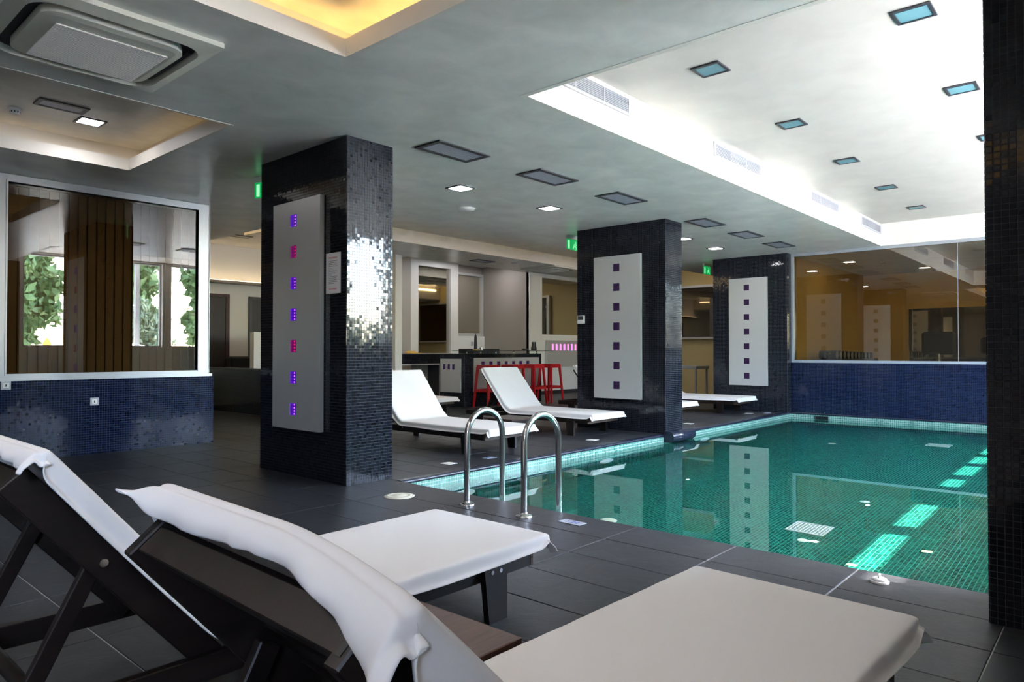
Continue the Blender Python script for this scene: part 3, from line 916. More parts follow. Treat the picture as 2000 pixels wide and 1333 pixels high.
# ---- tall metal light panels with seven coloured squares
def light_panel(px, y0, y1, z0, z1, ysq, zs, sgn, mats, label, grp=None, sq=.054):
    """panel on the pillar face at x = px, facing sgn along X"""
    t = thing('decorative_wall_light', (px, (y0 + y1) / 2, z0), label, 'wall light', grp)
    xb, xf = px + sgn * .012, px + sgn * .055
    holes = [(ysq - sq, ysq + sq, z - sq, z + sq) for z in zs]
    MB().plate((y0, y1), (z0, z1), holes, min(xb, xf), max(xb, xf), fnX()).build('metal_plate', 'alu', t, True)
    for z, mt in zip(zs, mats):
        xw = px + sgn * .046
        s = MB().box(min(px + sgn * .02, xw), ysq - sq, z - sq, max(px + sgn * .02, xw), ysq + sq, z + sq).build('light_window', mt, t)
        g = MB()
        for k in (1, 2, 3):
            g.box(min(xw, xw + sgn * .002), ysq - sq + sq * .5 * k - .0015, z - sq, max(xw, xw + sgn * .002), ysq - sq + sq * .5 * k + .0015, z + sq)
            g.box(min(xw, xw + sgn * .002), ysq - sq, z - sq + sq * .5 * k - .0015, max(xw, xw + sgn * .002), ysq + sq, z - sq + sq * .5 * k + .0015)
        c = g.build('divider_grid', 'black', t)
        c.parent = s
        if mt in ('purple', 'crimson'):
            d = MB()
            for k in (0, 1, 2, 3):
                zz = z - sq + sq * .5 * (k + .5)
                d.box(min(xw, xw + sgn * .003), ysq - .02, zz - .006, max(xw, xw + sgn * .003), ysq - .008, zz + .006)
            d = d.build('led_dots', 'sparkred' if mt == 'crimson' else 'spark', t)
            d.parent = s
    return t
zP1 = [2.256, 1.980, 1.703, 1.426, 1.148, .871, .592]
light_panel(3.38, 5.110, 5.862, .418, 2.430, 5.522, zP1, -1, ['purple', 'crimson', 'purple', 'purple', 'crimson', 'purple', 'purple'], 'tall brushed metal panel with seven glowing purple squares beside the paper notice')
zP2 = [2.276 - .2745 * k for k in range(7)]
light_panel(8.33, 4.992, 5.760, .442, 2.444, 5.382, zP2, -1, ['dimpurple'] * 7, 'tall metal panel with seven dark squares on the pillar with the thermostat')
zP3 = [2.294 - .274 * k for k in range(7)]
light_panel(12.70, 4.972, 5.700, .470, 2.472, 5.359, zP3, -1, ['dimpurple'] * 7, 'tall metal panel with seven dark squares on the pillar at the gym window')
light_panel(3.85, 5.110, 5.862, .418, 2.430, 5.486, zP1, 1, ['dimpurple'] * 7, 'metal panel on the back of the notice pillar, seen only mirrored in gym glass')
light_panel(8.78, 4.992, 5.760, .442, 2.444, 5.376, zP2, 1, ['dimpurple'] * 7, 'metal panel on the back of the pool-edge pillar, seen mirrored in gym glass')

# ---- notice and thermostat
nt_ = thing('paper_notice', (3.375, 4.985, 1.56), 'white paper notice with red heading on the black mosaic pillar', 'notice')
ya, yb, za, zb = 4.878, 5.078, 1.585, 1.925
MB().box(3.366, ya, za, 3.3755, yb, zb).build('sheet', 'paper', nt_)
rot = (R(90), 0, R(-90))
text_part('heading', 'POOL RULES', .021, 'redink', nt_, (3.3652, (ya + yb) / 2, zb - .042), rot)
text_part('warning', 'NO DIVING!', .020, 'redink', nt_, (3.3652, (ya + yb) / 2, za + .038), rot)
rng = random.Random(3)
ln = MB()
for k in range(14):
    z = zb - .068 - .0145 * k
    y = yb - .04
    yend = ya + .035 + (rng.uniform(.0, .08) if k % 3 else 0)
    while y > yend:
        w = rng.uniform(.008, .022)
        ln.box(3.3655, max(y - w, yend), z - .0022, 3.3662, y, z + .0022)
        y -= w + .004
ln.build('text_lines', 'greyink', nt_)
th = thing('thermostat', (8.32, 6.005, 1.43), 'small white wall thermostat on the black mosaic pillar', 'thermostat')
MB().bevbox(8.295, 5.948, 1.505, 8.326, 6.068, 1.625, .005).build('case', 'plastic', th)
MB().box(8.2935, 5.96, 1.565, 8.2952, 6.056, 1.618).build('display', 'blackframe', th)

# ================================================================== CEILING FITTINGS
# air cassette
ac = thing('ceiling_air_unit', (1.5, 4.42, Z1), 'large beige square air-conditioning cassette in the ceiling', 'air conditioner')
def rounded(x0, x1, y0, y1, r, n=6):
    pts = []
    for cx, cy_, a0 in ((x1 - r, y1 - r, 0), (x0 + r, y1 - r, 90), (x0 + r, y0 + r, 180), (x1 - r, y0 + r, 270)):
        for k in range(n + 1):
            a = R(a0 + 90 * k / n)
            pts.append((cx + r * math.cos(a), cy_ + r * math.sin(a)))
    return pts
def ring_loft(mb, loops, close=False):
    """loops: list of (points2d, z)"""
    n = len(loops[0][0])
    vs_ = [(q[0], q[1], z) for pts, z in loops for q in pts]
    fs = []
    for i in range(len(loops) - 1):
        for k in range(n):
            fs.append((i * n + k, i * n + (k + 1) % n, (i + 1) * n + (k + 1) % n, (i + 1) * n + k))
    if close:
        fs.append(tuple((len(loops) - 1) * n + k for k in range(n)))
    mb.add(vs_, fs, False)
    return mb
X0, X1, Y0, Y1 = 0.905, 1.905, 3.90, 4.945
sqo = rounded(X0, X1, Y0, Y1, .015)
sqi = rounded(X0 + .078, X1 - .068, Y0 + .09, Y1 - .078, .14)
ring_loft(MB(), [(sqo, Z1), (sqo, Z1 - .028), (sqi, Z1 - .045), (sqi, Z1 + .0)]).build('cassette_frame', 'ac', ac)
slot = rounded(X0 + .078, X1 - .068, Y0 + .09, Y1 - .078, .14)
ring_loft(MB(), [(slot, Z1 - .002), (rounded(X0 + .12, X1 - .11, Y0 + .14, Y1 - .12, .11), Z1 - .002)], True).build('air_slot', 'ac_dark', ac)
inn = rounded(X0 + .145, X1 - .135, Y0 + .170, Y1 - .145, .11)
inn2 = rounded(X0 + .19, X1 - .175, Y0 + .215, Y1 - .19, .05)
ring_loft(MB(), [(inn, Z1 - .004), (inn, Z1 - .045), (inn2, Z1 - .052)], True).build('intake_panel', 'ac', ac)
g = MB()
gx0, gx1, gy0, gy1 = X0 + .235, X1 - .20, Y0 + .30, Y1 - .185
for k in range(34):
    y = gy0 + (gy1 - gy0) * (k + .5) / 34
    g.box(gx0, y - .0045, Z1 - .060, gx1, y + .0045, Z1 - .053)
for k in range(24):
    x = gx0 + (gx1 - gx0) * (k + .5) / 24
    g.box(x - .002, gy0, Z1 - .0575, x + .002, gy1, Z1 - .053)
tag(g.build('intake_grille', 'ac_grille', ac), kind='stuff')
for (a, b_, c, d) in ((X0 + .2, Y0 + .108, X1 - .2, Y0 + .135), (X0 + .2, Y1 - .118, X1 - .2, Y1 - .092), (X0 + .092, Y0 + .25, X0 + .118, Y1 - .22), (X1 - .106, Y0 + .25, X1 - .082, Y1 - .22)):
    MB().box(a, b_, Z1 - .014, c, d, Z1 - .008).build('air_flap', 'ac_dark', ac)

def grille(name, cx, cy_, lx, ly, z, nsl, label, grp, fmat='blackframe', smat='grille', along='x', inner=.045):
    t = thing(name, (cx, cy_, z), label, 'vent', grp)
    x0, x1, y0, y1 = cx - lx / 2, cx + lx / 2, cy_ - ly / 2, cy_ + ly / 2
    MB().plate((x0, x1), (y0, y1), [(x0 + inner, x1 - inner, y0 + inner, y1 - inner)], z - .012, z - .001, fnZ()).build('frame', fmat, t)
    MB().quad((x0 + inner, y0 + inner, z - .0012), (x0 + inner, y1 - inner, z - .0012), (x1 - inner, y1 - inner, z - .0012), (x1 - inner, y0 + inner, z - .0012)).build('cavity', 'vent_dark', t)
    for k in range(nsl):
        mb = MB()
        if along == 'x':
            y = y0 + inner + (ly - 2 * inner) * (k + .5) / nsl
            hw = (ly - 2 * inner) / nsl * .38
            mb.box(x0 + inner, y - hw, z - .009, x1 - inner, y + hw, z - .006)
        else:
            x = x0 + inner + (lx - 2 * inner) * (k + .5) / nsl
            hw = (lx - 2 * inner) / nsl * .30
            mb.box(x - hw, y0 + inner, z - .010, x + hw, y1 - inner, z - .004)
        mb.build('slat', smat, t)
    return t
VL = 'charcoal framed ceiling air grille over the far pool edge, %s from the notice pillar'
for n, (cx, cy_) in enumerate(((4.28, 4.485), (5.555, 4.43), (6.885, 4.40), (8.965, 4.375), (10.29, 4.355), (11.62, 4.36))):
    grille('air_grille', cx, cy_, .63, .32, Z1, 9, VL % ORD[n], 'air grilles along the pool edge')
ZT = Z1 + .26
grille('air_grille', 1.84, 6.615, .36, .20, ZT, 8, 'dark air grille in the lit ceiling tray by the air cassette', None, along='x', inner=.03, smat='grille')
for n, (x, y) in enumerate(((6.6, 12.9), (7.3, 12.2), (8.0, 11.9))):
    grille('air_grille', x, y, .45, .25, ZU, 4, 'small dark air grille in the dim upper ceiling, %s from the low mosaic wall' % ORD[n], 'background ceiling grilles')
grille('air_grille', 11.1, 10.7, .55, .28, ZB, 5, 'air grille in the dropped ceiling over the bar', None)

def downlight(cx, cy_, s, z, lit, label, grp, name='ceiling_light', mat='lamp'):
    t = thing(name, (cx, cy_, z), label, 'ceiling light', grp)
    x0, x1, y0, y1 = cx - s / 2, cx + s / 2, cy_ - s / 2, cy_ + s / 2
    e = s * .09
    MB().plate((x0, x1), (y0, y1), [(x0 + e, x1 - e, y0 + e, y1 - e)], z - .012, z - .001, fnZ()).build('frame', 'blackframe', t)
    if lit:
        MB().box(x0 + e, y0 + e, z - .008, x1 - e, y1 - e, z - .002).build('diffuser', mat, t)
    else:
        MB().bevbox(x0 + e, y0 + e, z - .008, x1 - e, y1 - e, z - .002, .002).build('glass_cover', 'poolglass', t)
        MB().box(x0 + e, y0 + e, z - .011, x0 + e + .008, y1 - e, z - .0085).box(x1 - e - .008, y0 + e, z - .011, x1 - e, y1 - e, z - .0085).build('clip', 'steel', t)
    return t
for n, (cx, cy_) in enumerate(((1.0, 3.0), (1.0, 1.75), (-.9, 3.0), (-.9, 1.75))):  # added lamps above the view, they light the near loungers
    downlight(cx, cy_, .235, Z1 + .24, True, 'added square fill light in the yellow tray, %s counted from the air cassette' % ORD[n], 'added fill lights in the yellow tray')
DL = 'lit square downlight in the grey ceiling, %s counted from the notice pillar'
for n, (cx, cy_) in enumerate(((5.29, 5.43), (6.76, 5.37), (9.98, 5.25), (11.30, 5.33))):
    downlight(cx, cy_, .235, Z1, True, DL % ORD[n], 'lit downlights behind the pillars')
for n, (cx, cy_) in enumerate(((7.5, 8.5), (10.2, 8.5), (12.9, 8.5), (15.2, 8.8))):  # added lamps, out of view, brighten the space before the bar
    downlight(cx, cy_, .235, ZU, True, 'added fill light before the bar bulkhead, %s from the notice pillar side' % ORD[n], 'added fill lights before the bar')
for n, (cx, cy_) in enumerate(((9.9, 12.0), (11.5, 12.0), (12.8, 12.0))):  # added lamps hidden by the bulkhead, brighten the wall behind the bar
    downlight(cx, cy_, .235, ZU, True, 'added fill light behind the bar bulkhead, %s counted from the slim white column' % ORD[n], 'added fill lights behind the bar')
downlight(2.13, 6.87, .21, ZT, True, 'lit square downlight inside the ceiling tray beside the smoke detector', None)
sc_ = (Z2 - 1.1) / 2.1
for n, (cx, cy_) in enumerate([(4.834 + 1.66 * k, 2.313) for k in range(5)] + [(4.865 + 1.65 * k, .985) for k in range(5)]):
    downlight(cx * sc_, cy_ * sc_, .225, Z2, False, 'unlit teal pool ceiling light, %s towards the gym in the row %s' % (ORD[n % 5], 'beside the louvred grilles' if n < 5 else 'near the windows'), 'unlit pool ceiling lights', 'pool_light')

def fascia_vent(x0, x1, n):
    t = thing('wall_grille', ((x0 + x1) / 2, YS, 3.09), 'white louvred grille on the bright ceiling face, %s counted towards the gym window' % ORD[n], 'vent', 'air grilles on the bright ceiling face')
    z0, z1, e = 3.068, 3.222, .02
    MB().plate((x0, x1), (z0, z1), [(x0 + e, x1 - e, z0 + e, z1 - e)], YS - .020, YS - .005, fnY()).build('frame', 'vent_white', t)
    MB().quad((x0 + e, YS - .0055, z0 + e), (x1 - e, YS - .0055, z0 + e), (x1 - e, YS - .0055, z1 - e), (x0 + e, YS - .0055, z1 - e)).build('cavity', 'vent_dark', t)
    nn = 8
    for k in range(nn):
        z = z0 + e + (z1 - z0 - 2 * e) * (k + .5) / nn
        mt = Matrix.Translation((0, YS - .013, z)) @ Matrix.Rotation(R(-35), 4, 'X')
        MB().box(x0 + e, -.0045, -.0013, x1 - e, .0045, .0013, mt).build('slat', 'vent_white', t)
    for k in (1, 2):
        x = x0 + (x1 - x0) * k / 3
        MB().box(x - .004, YS - .019, z0 + e, x + .004, YS - .009, z1 - e).build('mullion', 'vent_white', t)
for n, (a, b_) in enumerate(((3.86, 5.0), (6.59, 7.76), (9.42, 10.58), (11.72, 12.86))):
    fascia_vent(a, b_, n)

def detector(x, y, z, label):
    t = thing('smoke_detector', (x, y, z), label, 'detector')
    MB().lathe([(.05, -.0005), (.052, -.012), (.048, -.022)][::-1], (x, y, z), 20).build('base', 'plastic', t)
    MB().lathe([(.012, -.052), (.030, -.048), (.036, -.040), (.036, -.022)], (x, y, z), 20).build('sensor_cap', 'plastic', t)
    for k in range(10):
        a = 2 * math.pi * k / 10
        mt = Matrix.Translation((x, y, z)) @ Matrix.Rotation(a, 4, 'Z')
        MB().box(.0335, -.004, -.040, .0375, .004, -.026, mt).build('slot', 'black', t)
detector(1.60, 6.98, ZT, 'round white smoke detector in the lit ceiling tray')
def dome(x, y, z, label, grp=None):
    t = thing('ceiling_speaker', (x, y, z), label, 'ceiling fitting', grp)
    MB().lathe([(.02, -.034), (.07, -.030), (.095, -.018), (.10, -.006)], (x, y, z), 24).build('cover', 'plastic', t)
    MB().lathe([(.106, -.0065), (.11, -.0005)], (x, y, z), 24).build('rim', 'plastic', t)
dome(6.11, 6.16, Z1, 'round white dome fitting in the grey ceiling by the lit downlights')
dome(11.8, 10.35, ZB, 'round white dome fitting under the dropped ceiling over the bar')
dome(7.6, 11.95, ZU, 'round white dome fitting in the dim upper ceiling behind the half wall')

def exit_sign(x, y, z, label, rotz=0.0):
    t = thing('exit_sign', (x, y, z), label, 'exit sign', rotz=rotz, world_parts=False)
    MB().box(-.15, -.018, -.055, .15, .018, -.001).build('housing', 'plastic', t)
    MB().box(-.15, -.006, -.215, .15, .006, -.056).build('green_plate', 'exitgreen', t)
    for s in (-1, 1):
        y0 = s * .0075
        f = MB()
        f.box(-.125, min(s * .006, y0), -.20, -.085, max(s * .006, y0), -.075)
        f.build('door_symbol', 'exitwhite', t)
        m_ = MB()
        for (ax, az, bx, bz, w) in ((.06, -.125, .05, -.155, .016), (.05, -.155, .02, -.165, .011), (.02, -.165, .005, -.195, .011), (.055, -.155, .085, -.175, .011), (.085, -.175, .09, -.20, .010), (.06, -.125, .03, -.13, .009), (.03, -.13, .02, -.145, .009), (.065, -.125, .09, -.14, .009)):
            d = Vector((bx - ax, 0, bz - az)); L = d.length; an = math.atan2(d.z, d.x)
            mt = Matrix.Translation(((ax + bx) / 2, s * .0068, (az + bz) / 2)) @ Matrix.Rotation(-an, 4, 'Y')
            m_.box(-L / 2 - .002, -.0007, -w / 2, L / 2 + .002, .0007, w / 2, mt)
        m_.box(.058, min(s * .006, y0), -.11, .078, max(s * .006, y0), -.09)
        m_.build('running_figure', 'exitwhite', t)
    return t
exit_sign(8.66, 6.42, Z1, 'hanging green exit sign behind the pillar with the thermostat')
exit_sign(13.22, 6.42, Z1, 'hanging green exit sign behind the pillar by the gym window')
exit_sign(3.64, 6.55, Z1, 'hanging green exit sign behind the pillar with the notice', R(-70))

# second cassette over the bar
c2 = copy_tree(ac)
c2.location = (13.3, 10.45, ZB)
c2['label'] = 'square air-conditioning cassette in the dropped ceiling near the bar'

# ================================================================== LOUNGERS
def fnoise(x, y, s):
    return (math.sin(x * 7.1 + s) * math.cos(y * 5.3 + s * 1.7) + .6 * math.sin(x * 15.3 - y * 11.1 + s * 2.3) + .35 * math.sin(y * 27.0 + x * 19 + s))

HX, HZ = -1.37, 0.252          # hinge
BL, BA = 0.745, R(50)           # backrest length and angle
def on_back(s, off):
    """point s along the backrest, off above it (x, z)"""
    return (HX - s * math.cos(BA) + off * math.sin(BA), HZ + s * math.sin(BA) + off * math.cos(BA))

def mattress(seed, hi, flap, droop=0.0, sag=0.0):
    """boxed canvas cover in one sheet: foot end, bed, hinge, backrest, head end and a loose flap behind it"""
    T, b0 = .050, .238
    prof = [(.128, b0 - .022, 0), (.122, b0 - .012, 0), (.114, b0 - .002, 0), (.113, b0 + T * .45, 0), (.110, b0 + T * .86, 0), (.100, b0 + T * .98, 0), (.075, b0 + T, 0)]
    nb = 34 if hi else 16
    for k in range(nb + 1):
        prof.append((.04 + (HX + .10 - .04) * k / nb, b0 + T, 0))
    for k in range(1, 5):
        a = BA * k / 5
        prof.append((HX + .10 - .075 * math.sin(a) * 1.3, b0 + T + .075 * (1 - math.cos(a)), 0))
    ns = 20 if hi else 10
    s0 = .085
    for k in range(ns + 1):
        prof.append((*on_back(s0 + (BL - .02 - s0) * k / ns, T * .95), 0))
    for s_, o_ in ((BL + .004, .95), (BL + .013, .90), (BL + .018, .80), (BL + .020, .66), (BL + .022, .56), (BL + .029, .50)):
        prof.append((*on_back(s_, T * o_), 0))
    nf0 = len(prof)
    m_ = 8
    x0, z0 = on_back(BL + .029, T * .50)
    for k in range(1, m_ + 1):
        q = k / m_
        prof.append((x0 + .004 * q - .016 * math.sin(q * 2.2), z0 - flap * q, q))
    nt_in = 22 if hi else 10
    tv = [-.398, -.388, -.380, -.378, -.376, -.372, -.360] + [-.335 + .67 * k / nt_in for k in range(nt_in + 1)] + [.360, .372, .376, .378, .380, .388, .398]
    drop = {.398: -.058, .388: -.052, .380: -.047, .378: -.032, .376: -.014, .372: -.005, .360: -.001}
    n = len(prof)
    vs_ = []
    # sheet normals, rotated towards the outside all along
    nr = []
    for i, (x, z, q) in enumerate(prof):
        a, c = prof[max(i - 1, 0)], prof[min(i + 1, n - 1)]
        tx, tz = c[0] - a[0], c[1] - a[1]
        l = math.hypot(tx, tz) or 1
        nr.append((tz / l, -tx / l))
    for i, (x, z, q) in enumerate(prof):
        nx, nz = nr[i]
        bed = 7 <= i < nf0 - 6
        for t in tv:
            at = abs(t)
            d_ = drop.get(round(at, 3), 0.0)
            if q:
                fold = .0075 * math.sin(t * 31 + seed) + .0045 * math.sin(t * 67 + seed * 1.3) + .003 * math.sin(t * 113 + seed)
                corner = max(0.0, (-t - .24) / .16) if droop else 0.0
                flare = max(0.0, (t - .31) / .09)
                xx = x - (abs(fold) + .002) * q * 1.5 - .030 * flare * q - .012 * corner * q
                zz = z + .006 * math.sin(t * 9 + seed * .7) * q - droop * corner ** 1.5 * q + (.9 * flap) * flare * q
                yy = t * (1 + .01 * q) + (.014 * flare * q)
                vs_.append((xx, yy, zz + d_ * .25 * (1 - q)))
            else:
                wob = fnoise(x * 2.2, t * 3.0, seed) * .0016 if bed else 0.0
                if bed and d_:
                    e = .0035 * math.sin(x * 8 + seed + t * 4) + .0015 * math.sin(x * 61 + seed * 2) + .0012 * math.sin(x * 97 + seed)
                    dd = d_ + .005 * math.sin(x * 6 + seed) * (at > .379)
                    vs_.append((x + nx * dd, t + math.copysign(e, t), z + nz * dd))
                else:
                    vs_.append((x + nx * (d_ * (1 if bed else .55) + wob), t, z + nz * (d_ * (1 if bed else .55) + wob)))
    if True:        # soft corners: pointed tips at the foot, the near head corner hanging lower
        w0 = len(tv)
        for i in range(n):
            for k, t in enumerate(tv):
                x, y, z = vs_[i * w0 + k]
                if i <= 2 and abs(t) > .385:
                    x, y, z = x + .018, y * 1.04, z + .012
                if sag and x < HX:
                    u = min(1.0, (HX - x) / .48) ** 2 * max(0.0, (-t - .05) / .33) ** 1.6
                    x, z = x - .030 * sag * u, z - .032 * sag * u
                vs_[i * w0 + k] = (x, y, z)
    w = len(tv)
    fs = [(i * w + k, i * w + k + 1, (i + 1) * w + k + 1, (i + 1) * w + k) for i in range(n - 1) for k in range(w - 1)]
    return MB().add(vs_, fs, True)

def lounger(label, loc, rotz, seed, hi=False, flap=.035, group=None, droop=0.0, sag=0.0):
    t = thing('sun_lounger', loc, label, 'sun lounger', group, rotz, world_parts=False)
    W = .355
    for s in (-1, 1):
        MB().bevbox(-2.19, min(s * W, s * (W - .032)), .165, 0, max(s * W, s * (W - .032)), .237, .003).build('side_rail', 'wood', t)
    MB().bevbox(-.0, -W, .165, .022, W, .237, .003).build('foot_board', 'wood_end', t)
    MB().bevbox(-2.21, -W, .165, -2.19, W, .237, .003).build('head_board', 'wood', t)
    for xa in (-.32, -1.98):
        for s in (-1, 1):
            y0, y1 = sorted((s * (W + .0005), s * (W + .030)))
            vs_ = [(xa, y0, .238), (xa + .135, y0, .238), (xa + .135, y0, .0), (xa + .030, y0, .0), (xa, y1, .238), (xa + .135, y1, .238), (xa + .135, y1, .0), (xa + .030, y1, .0)]
            lg = MB().add(vs_, [(0, 1, 2, 3), (7, 6, 5, 4), (0, 4, 5, 1), (1, 5, 6, 2), (2, 6, 7, 3), (3, 7, 4, 0)]).build('leg', 'wood', t, True)
            for bx in (.045, .095):
                c = (xa + bx, s * (W + .030), .205)
                b_ = MB().tube([c, (c[0], c[1] + s * .004, c[2])], .009, 10)
                o = b_.build('bolt', 'chrome', t)
                o.parent = lg
    for k in range(9):
        x = -.10 - .142 * k
        MB().box(x - .035, -(W - .033), .215, x + .035, W - .033, .235).build('slat', 'wood', t)
    # backrest
    for s in (-1, 1):
        y0, y1 = sorted((s * .318, s * .290))
        mt = Matrix.Translation((HX, 0, HZ)) @ Matrix.Rotation(BA, 4, 'Y')
        r_ = MB().bevbox(-BL, y0, -.085, .02, y1, -.006, .003, mt)
        rail = r_.build('back_rail', 'wood', t)
        MB().box(-BL - .0012, y0 + .009, -.07, -BL + .001, y1 - .009, -.03, mt).build('mortise', 'black', t).parent = rail
        c = mt @ Vector((-.43, s * .320, -.048))
        o = MB().tube([c, (c.x, c.y + s * .005, c.z)], .011, 12).build('bolt', 'chrome', t)
        o.parent = rail
    mt = Matrix.Translation((HX, 0, HZ)) @ Matrix.Rotation(BA, 4, 'Y')
    for k in range(6):
        MB().box(-.05 - .125 * k - .035, -.29, -.022, -.05 - .125 * k + .035, .29, -.004, mt).build('back_slat', 'wood', t)
    MB().bevbox(-BL + .004, -.29, -.070, -BL + .026, .29, -.02, .002, mt).build('back_top_rail', 'wood', t)
    # prop: two arms and a round bar resting on the rails
    a_top = mt @ Vector((-.43, 0, -.055))
    a_bot = Vector((-1.835, 0, .255))
    d = (a_top - a_bot)
    L = d.length
    an = math.atan2(d.x, d.z)
    for s in (-1, 1):
        ma = Matrix.Translation((a_bot.x, s * .272, a_bot.z)) @ Matrix.Rotation(an, 4, 'Y')
        MB().bevbox(-.022, -.013, -.02, .022, .013, L + .02, .003, ma).build('prop_arm', 'wood', t)
    MB().tube([(a_bot.x, -.34, a_bot.z + .004), (a_bot.x, .34, a_bot.z + .004)], .019, 14).build('prop_bar', 'wood', t)
    for s in (-1, 1):
        o = MB().tube([(HX + .06, s * (W + .0005), .215), (HX + .06, s * (W + .005), .215)], .010, 12).build('bolt', 'chrome', t)
    # mattress
    me = mattress(seed, hi, flap, droop, sag).build('mattress', 'canvas', t)
    sm = me.modifiers.new('thickness', 'SOLIDIFY')
    sm.thickness = .006
    sm.offset = 0
    ss = me.modifiers.new('smooth', 'SUBSURF')
    ss.levels = ss.render_levels = 1
    pp = []
    n = 46
    return t, me

L1, _ = lounger('dark wood sun lounger beside the low wooden table, its head at the half wall side', (2.345, 2.325, 0), 0, 1.3, True, .030, None, .015)
L2, _ = lounger('dark wood sun lounger with a white flap over its head, beside the sunlit deck', (2.345, .875, 0), R(-1.8), 4.1, True, .036, None, .045, 1.0)
L3, _ = lounger('sun lounger with white mattress between the notice pillar and the pool ladder', (5.64, 5.08, 0), R(-90), 2.2)
L4, _ = lounger('sun lounger with raised white back in front of the red bar stools', (7.745, 5.26, 0), R(-90), 5.7)
L5, _ = lounger('sun lounger by the bar corner, only its white foot end showing', (8.33, 9.10, 0), R(-90), 3.4)
L6, _ = lounger('sun lounger behind the pool-edge pillar, white foot corner showing', (10.21, 5.42, 0), R(-90), 6.9)
L7, _ = lounger('sun lounger standing close to the gym window pillar', (12.10, 5.22, 0), R(-90), 8.8)
# care label at the foot of the near cover
cl = MB().box(-1.345, -.372, .250, -1.318, -.371, .268).build('care_label', 'paper', L1)

# ---- low side tables
def side_table(label, cx, cy_, lx, ly, top, mat):
    t = thing('side_table', (cx, cy_, 0), label, 'side table', world_parts=False)
    MB().bevbox(-lx / 2, -ly / 2, top - .022, lx / 2, ly / 2, top, .003).build('table_top', mat, t)
    a = MB()
    for s in (-1, 1):
        MB().box(-lx / 2 + .05, s * (ly / 2 - .045) - .01, top - .075, lx / 2 - .05, s * (ly / 2 - .045) + .01, top - .0225).build('apron', 'wood', t)
        MB().box(s * (lx / 2 - .045) - .01, -ly / 2 + .056, top - .075, s * (lx / 2 - .045) + .01, ly / 2 - .056, top - .0225).build('apron', 'wood', t)
        for s2 in (-1, 1):
            MB().bevbox(s * (lx / 2 - .075) - .018, s2 * (ly / 2 - .075) - .018, 0, s * (lx / 2 - .075) + .018, s2 * (ly / 2 - .075) + .018, top - .0225, .002).build('leg', 'wood', t)
side_table('low walnut brown side table between the two near loungers', 1.385, 1.665, .52, .50, .218, 'walnut')
side_table('low dark side table between two loungers on the far deck', 7.02, 6.25, .50, .50, .218, 'wood_end')

# ================================================================== POOL FITTINGS
ld = thing('pool_ladder', (3.545, 3.30, 0), 'stainless steel pool ladder with two arched handrails', 'ladder')
for y in (3.57, 3.032):
    pts = []
    x0, x1 = 3.545, 3.92
    zc = .67 - (x1 - x0) / 2
    pts.append((x0, y, 0))
    for k in range(0, 17):
        a = math.pi * (1 - k / 16)
        pts.append(((x0 + x1) / 2 + (x1 - x0) / 2 * math.cos(a), y, zc + (x1 - x0) / 2 * math.sin(a)))
    pts += [(x1, y, .2), (x1, y, -.9)]
    r_ = MB().tube(pts, .0215, 18).build('handrail', 'steel', ld)
    MB().lathe([(.058, .0), (.058, .006), (.05, .014), (.028, .018), (.024, .03)], (x0, y, .0005), 28).build('floor_flange', 'steel', ld)
    MB().tube([(x0 - .023, y, .255), (x0 - .019, y, .255)], .008, 8).build('screw', 'black', ld)
for z in (-.25, -.50, -.75):
    MB().bevbox(3.885, 3.055, z - .02, 3.955, 3.548, z + .005, .004).build('tread', 'steel', ld)

sk = thing('skimmer_lid', (3.418, 4.17, 0), 'round cream skimmer lid set in the deck by the pillar', 'lid')
MB().lathe([(.115, .0005), (.115, .004), (.105, .006)], (3.418, 4.17, 0), 36).build('rim', 'ivory', sk)
MB().lathe([(.098, .0062), (.098, .008), (.08, .0085), (.078, .007), (.05, .007), (.048, .009), (.02, .009)], (3.418, 4.17, 0), 36).build('cover', 'ivory', sk)
MB().lathe([(.012, .0092), (.010, .0100)], (3.418, 4.17, 0), 16).build('finger_hole', 'grout', sk)

def deck_light(x, y, label, grp):
    t = thing('deck_light', (x, y, 0), label, 'floor light', grp)
    MB().plate((x - .06, x + .06), (y - .06, y + .06), [(x - .046, x + .046, y - .046, y + .046)], .0007, .004, fnZ()).build('frame', 'plastic', t)
    MB().bevbox(x - .046, y - .046, .0007, x + .046, y + .046, .003, .0008).build('cover', 'ivory', t)
for n, (x, y) in enumerate(((4.736, 5.021), (7.169, 5.016), (9.761, 5.051), (12.077, 5.078))):
    deck_light(x, y, 'small square cream deck light along the coping, %s from the notice pillar' % ORD[n], 'square deck lights')
def plate_sign(x, y, z, rz, label, body, sx=.17, sy=.085):
    t = thing('depth_marker', (x, y, z), label, 'marker', rotz=rz, world_parts=False)
    MB().bevbox(-sx / 2, -sy / 2, .0007, sx / 2, sy / 2, .005, .0015).build('plate', 'alu_white', t)
    text_part('depth_figures', body, .062, 'blueink', t, (0, 0, .0053), (0, 0, 0))
plate_sign(3.625, 2.694, 0, R(-90), 'white depth marker plate with blue figures on the near deck', '1.20')
plate_sign(5.26, 4.97, 0, R(180), 'white depth marker plate on the far deck beside the coping', '1.20', .15, .08)
plate_sign(12.35, 4.86, 0, R(180), 'white depth marker plate on the deck near the gym pillar', '1.20', .15, .08)
kb = thing('line_anchor_cap', (3.663, .906, 0), 'small domed white deck cap with a loop at the pool edge', 'cap')
MB().lathe([(.042, .0007), (.042, .008), (.038, .011)], (3.663, .906, 0), 28).build('base_ring', 'plastic', kb)
MB().lathe([(.036, .0112), (.034, .018), (.024, .024), (.008, .026)], (3.663, .906, 0), 28).build('dome', 'plastic', kb)
MB().tube([(3.663 + .016 * math.cos(a), .906 + .0, .022 + .018 * math.sin(a)) for a in [math.pi * k / 8 for k in range(9)]], .004, 8).build('loop', 'plastic', kb)

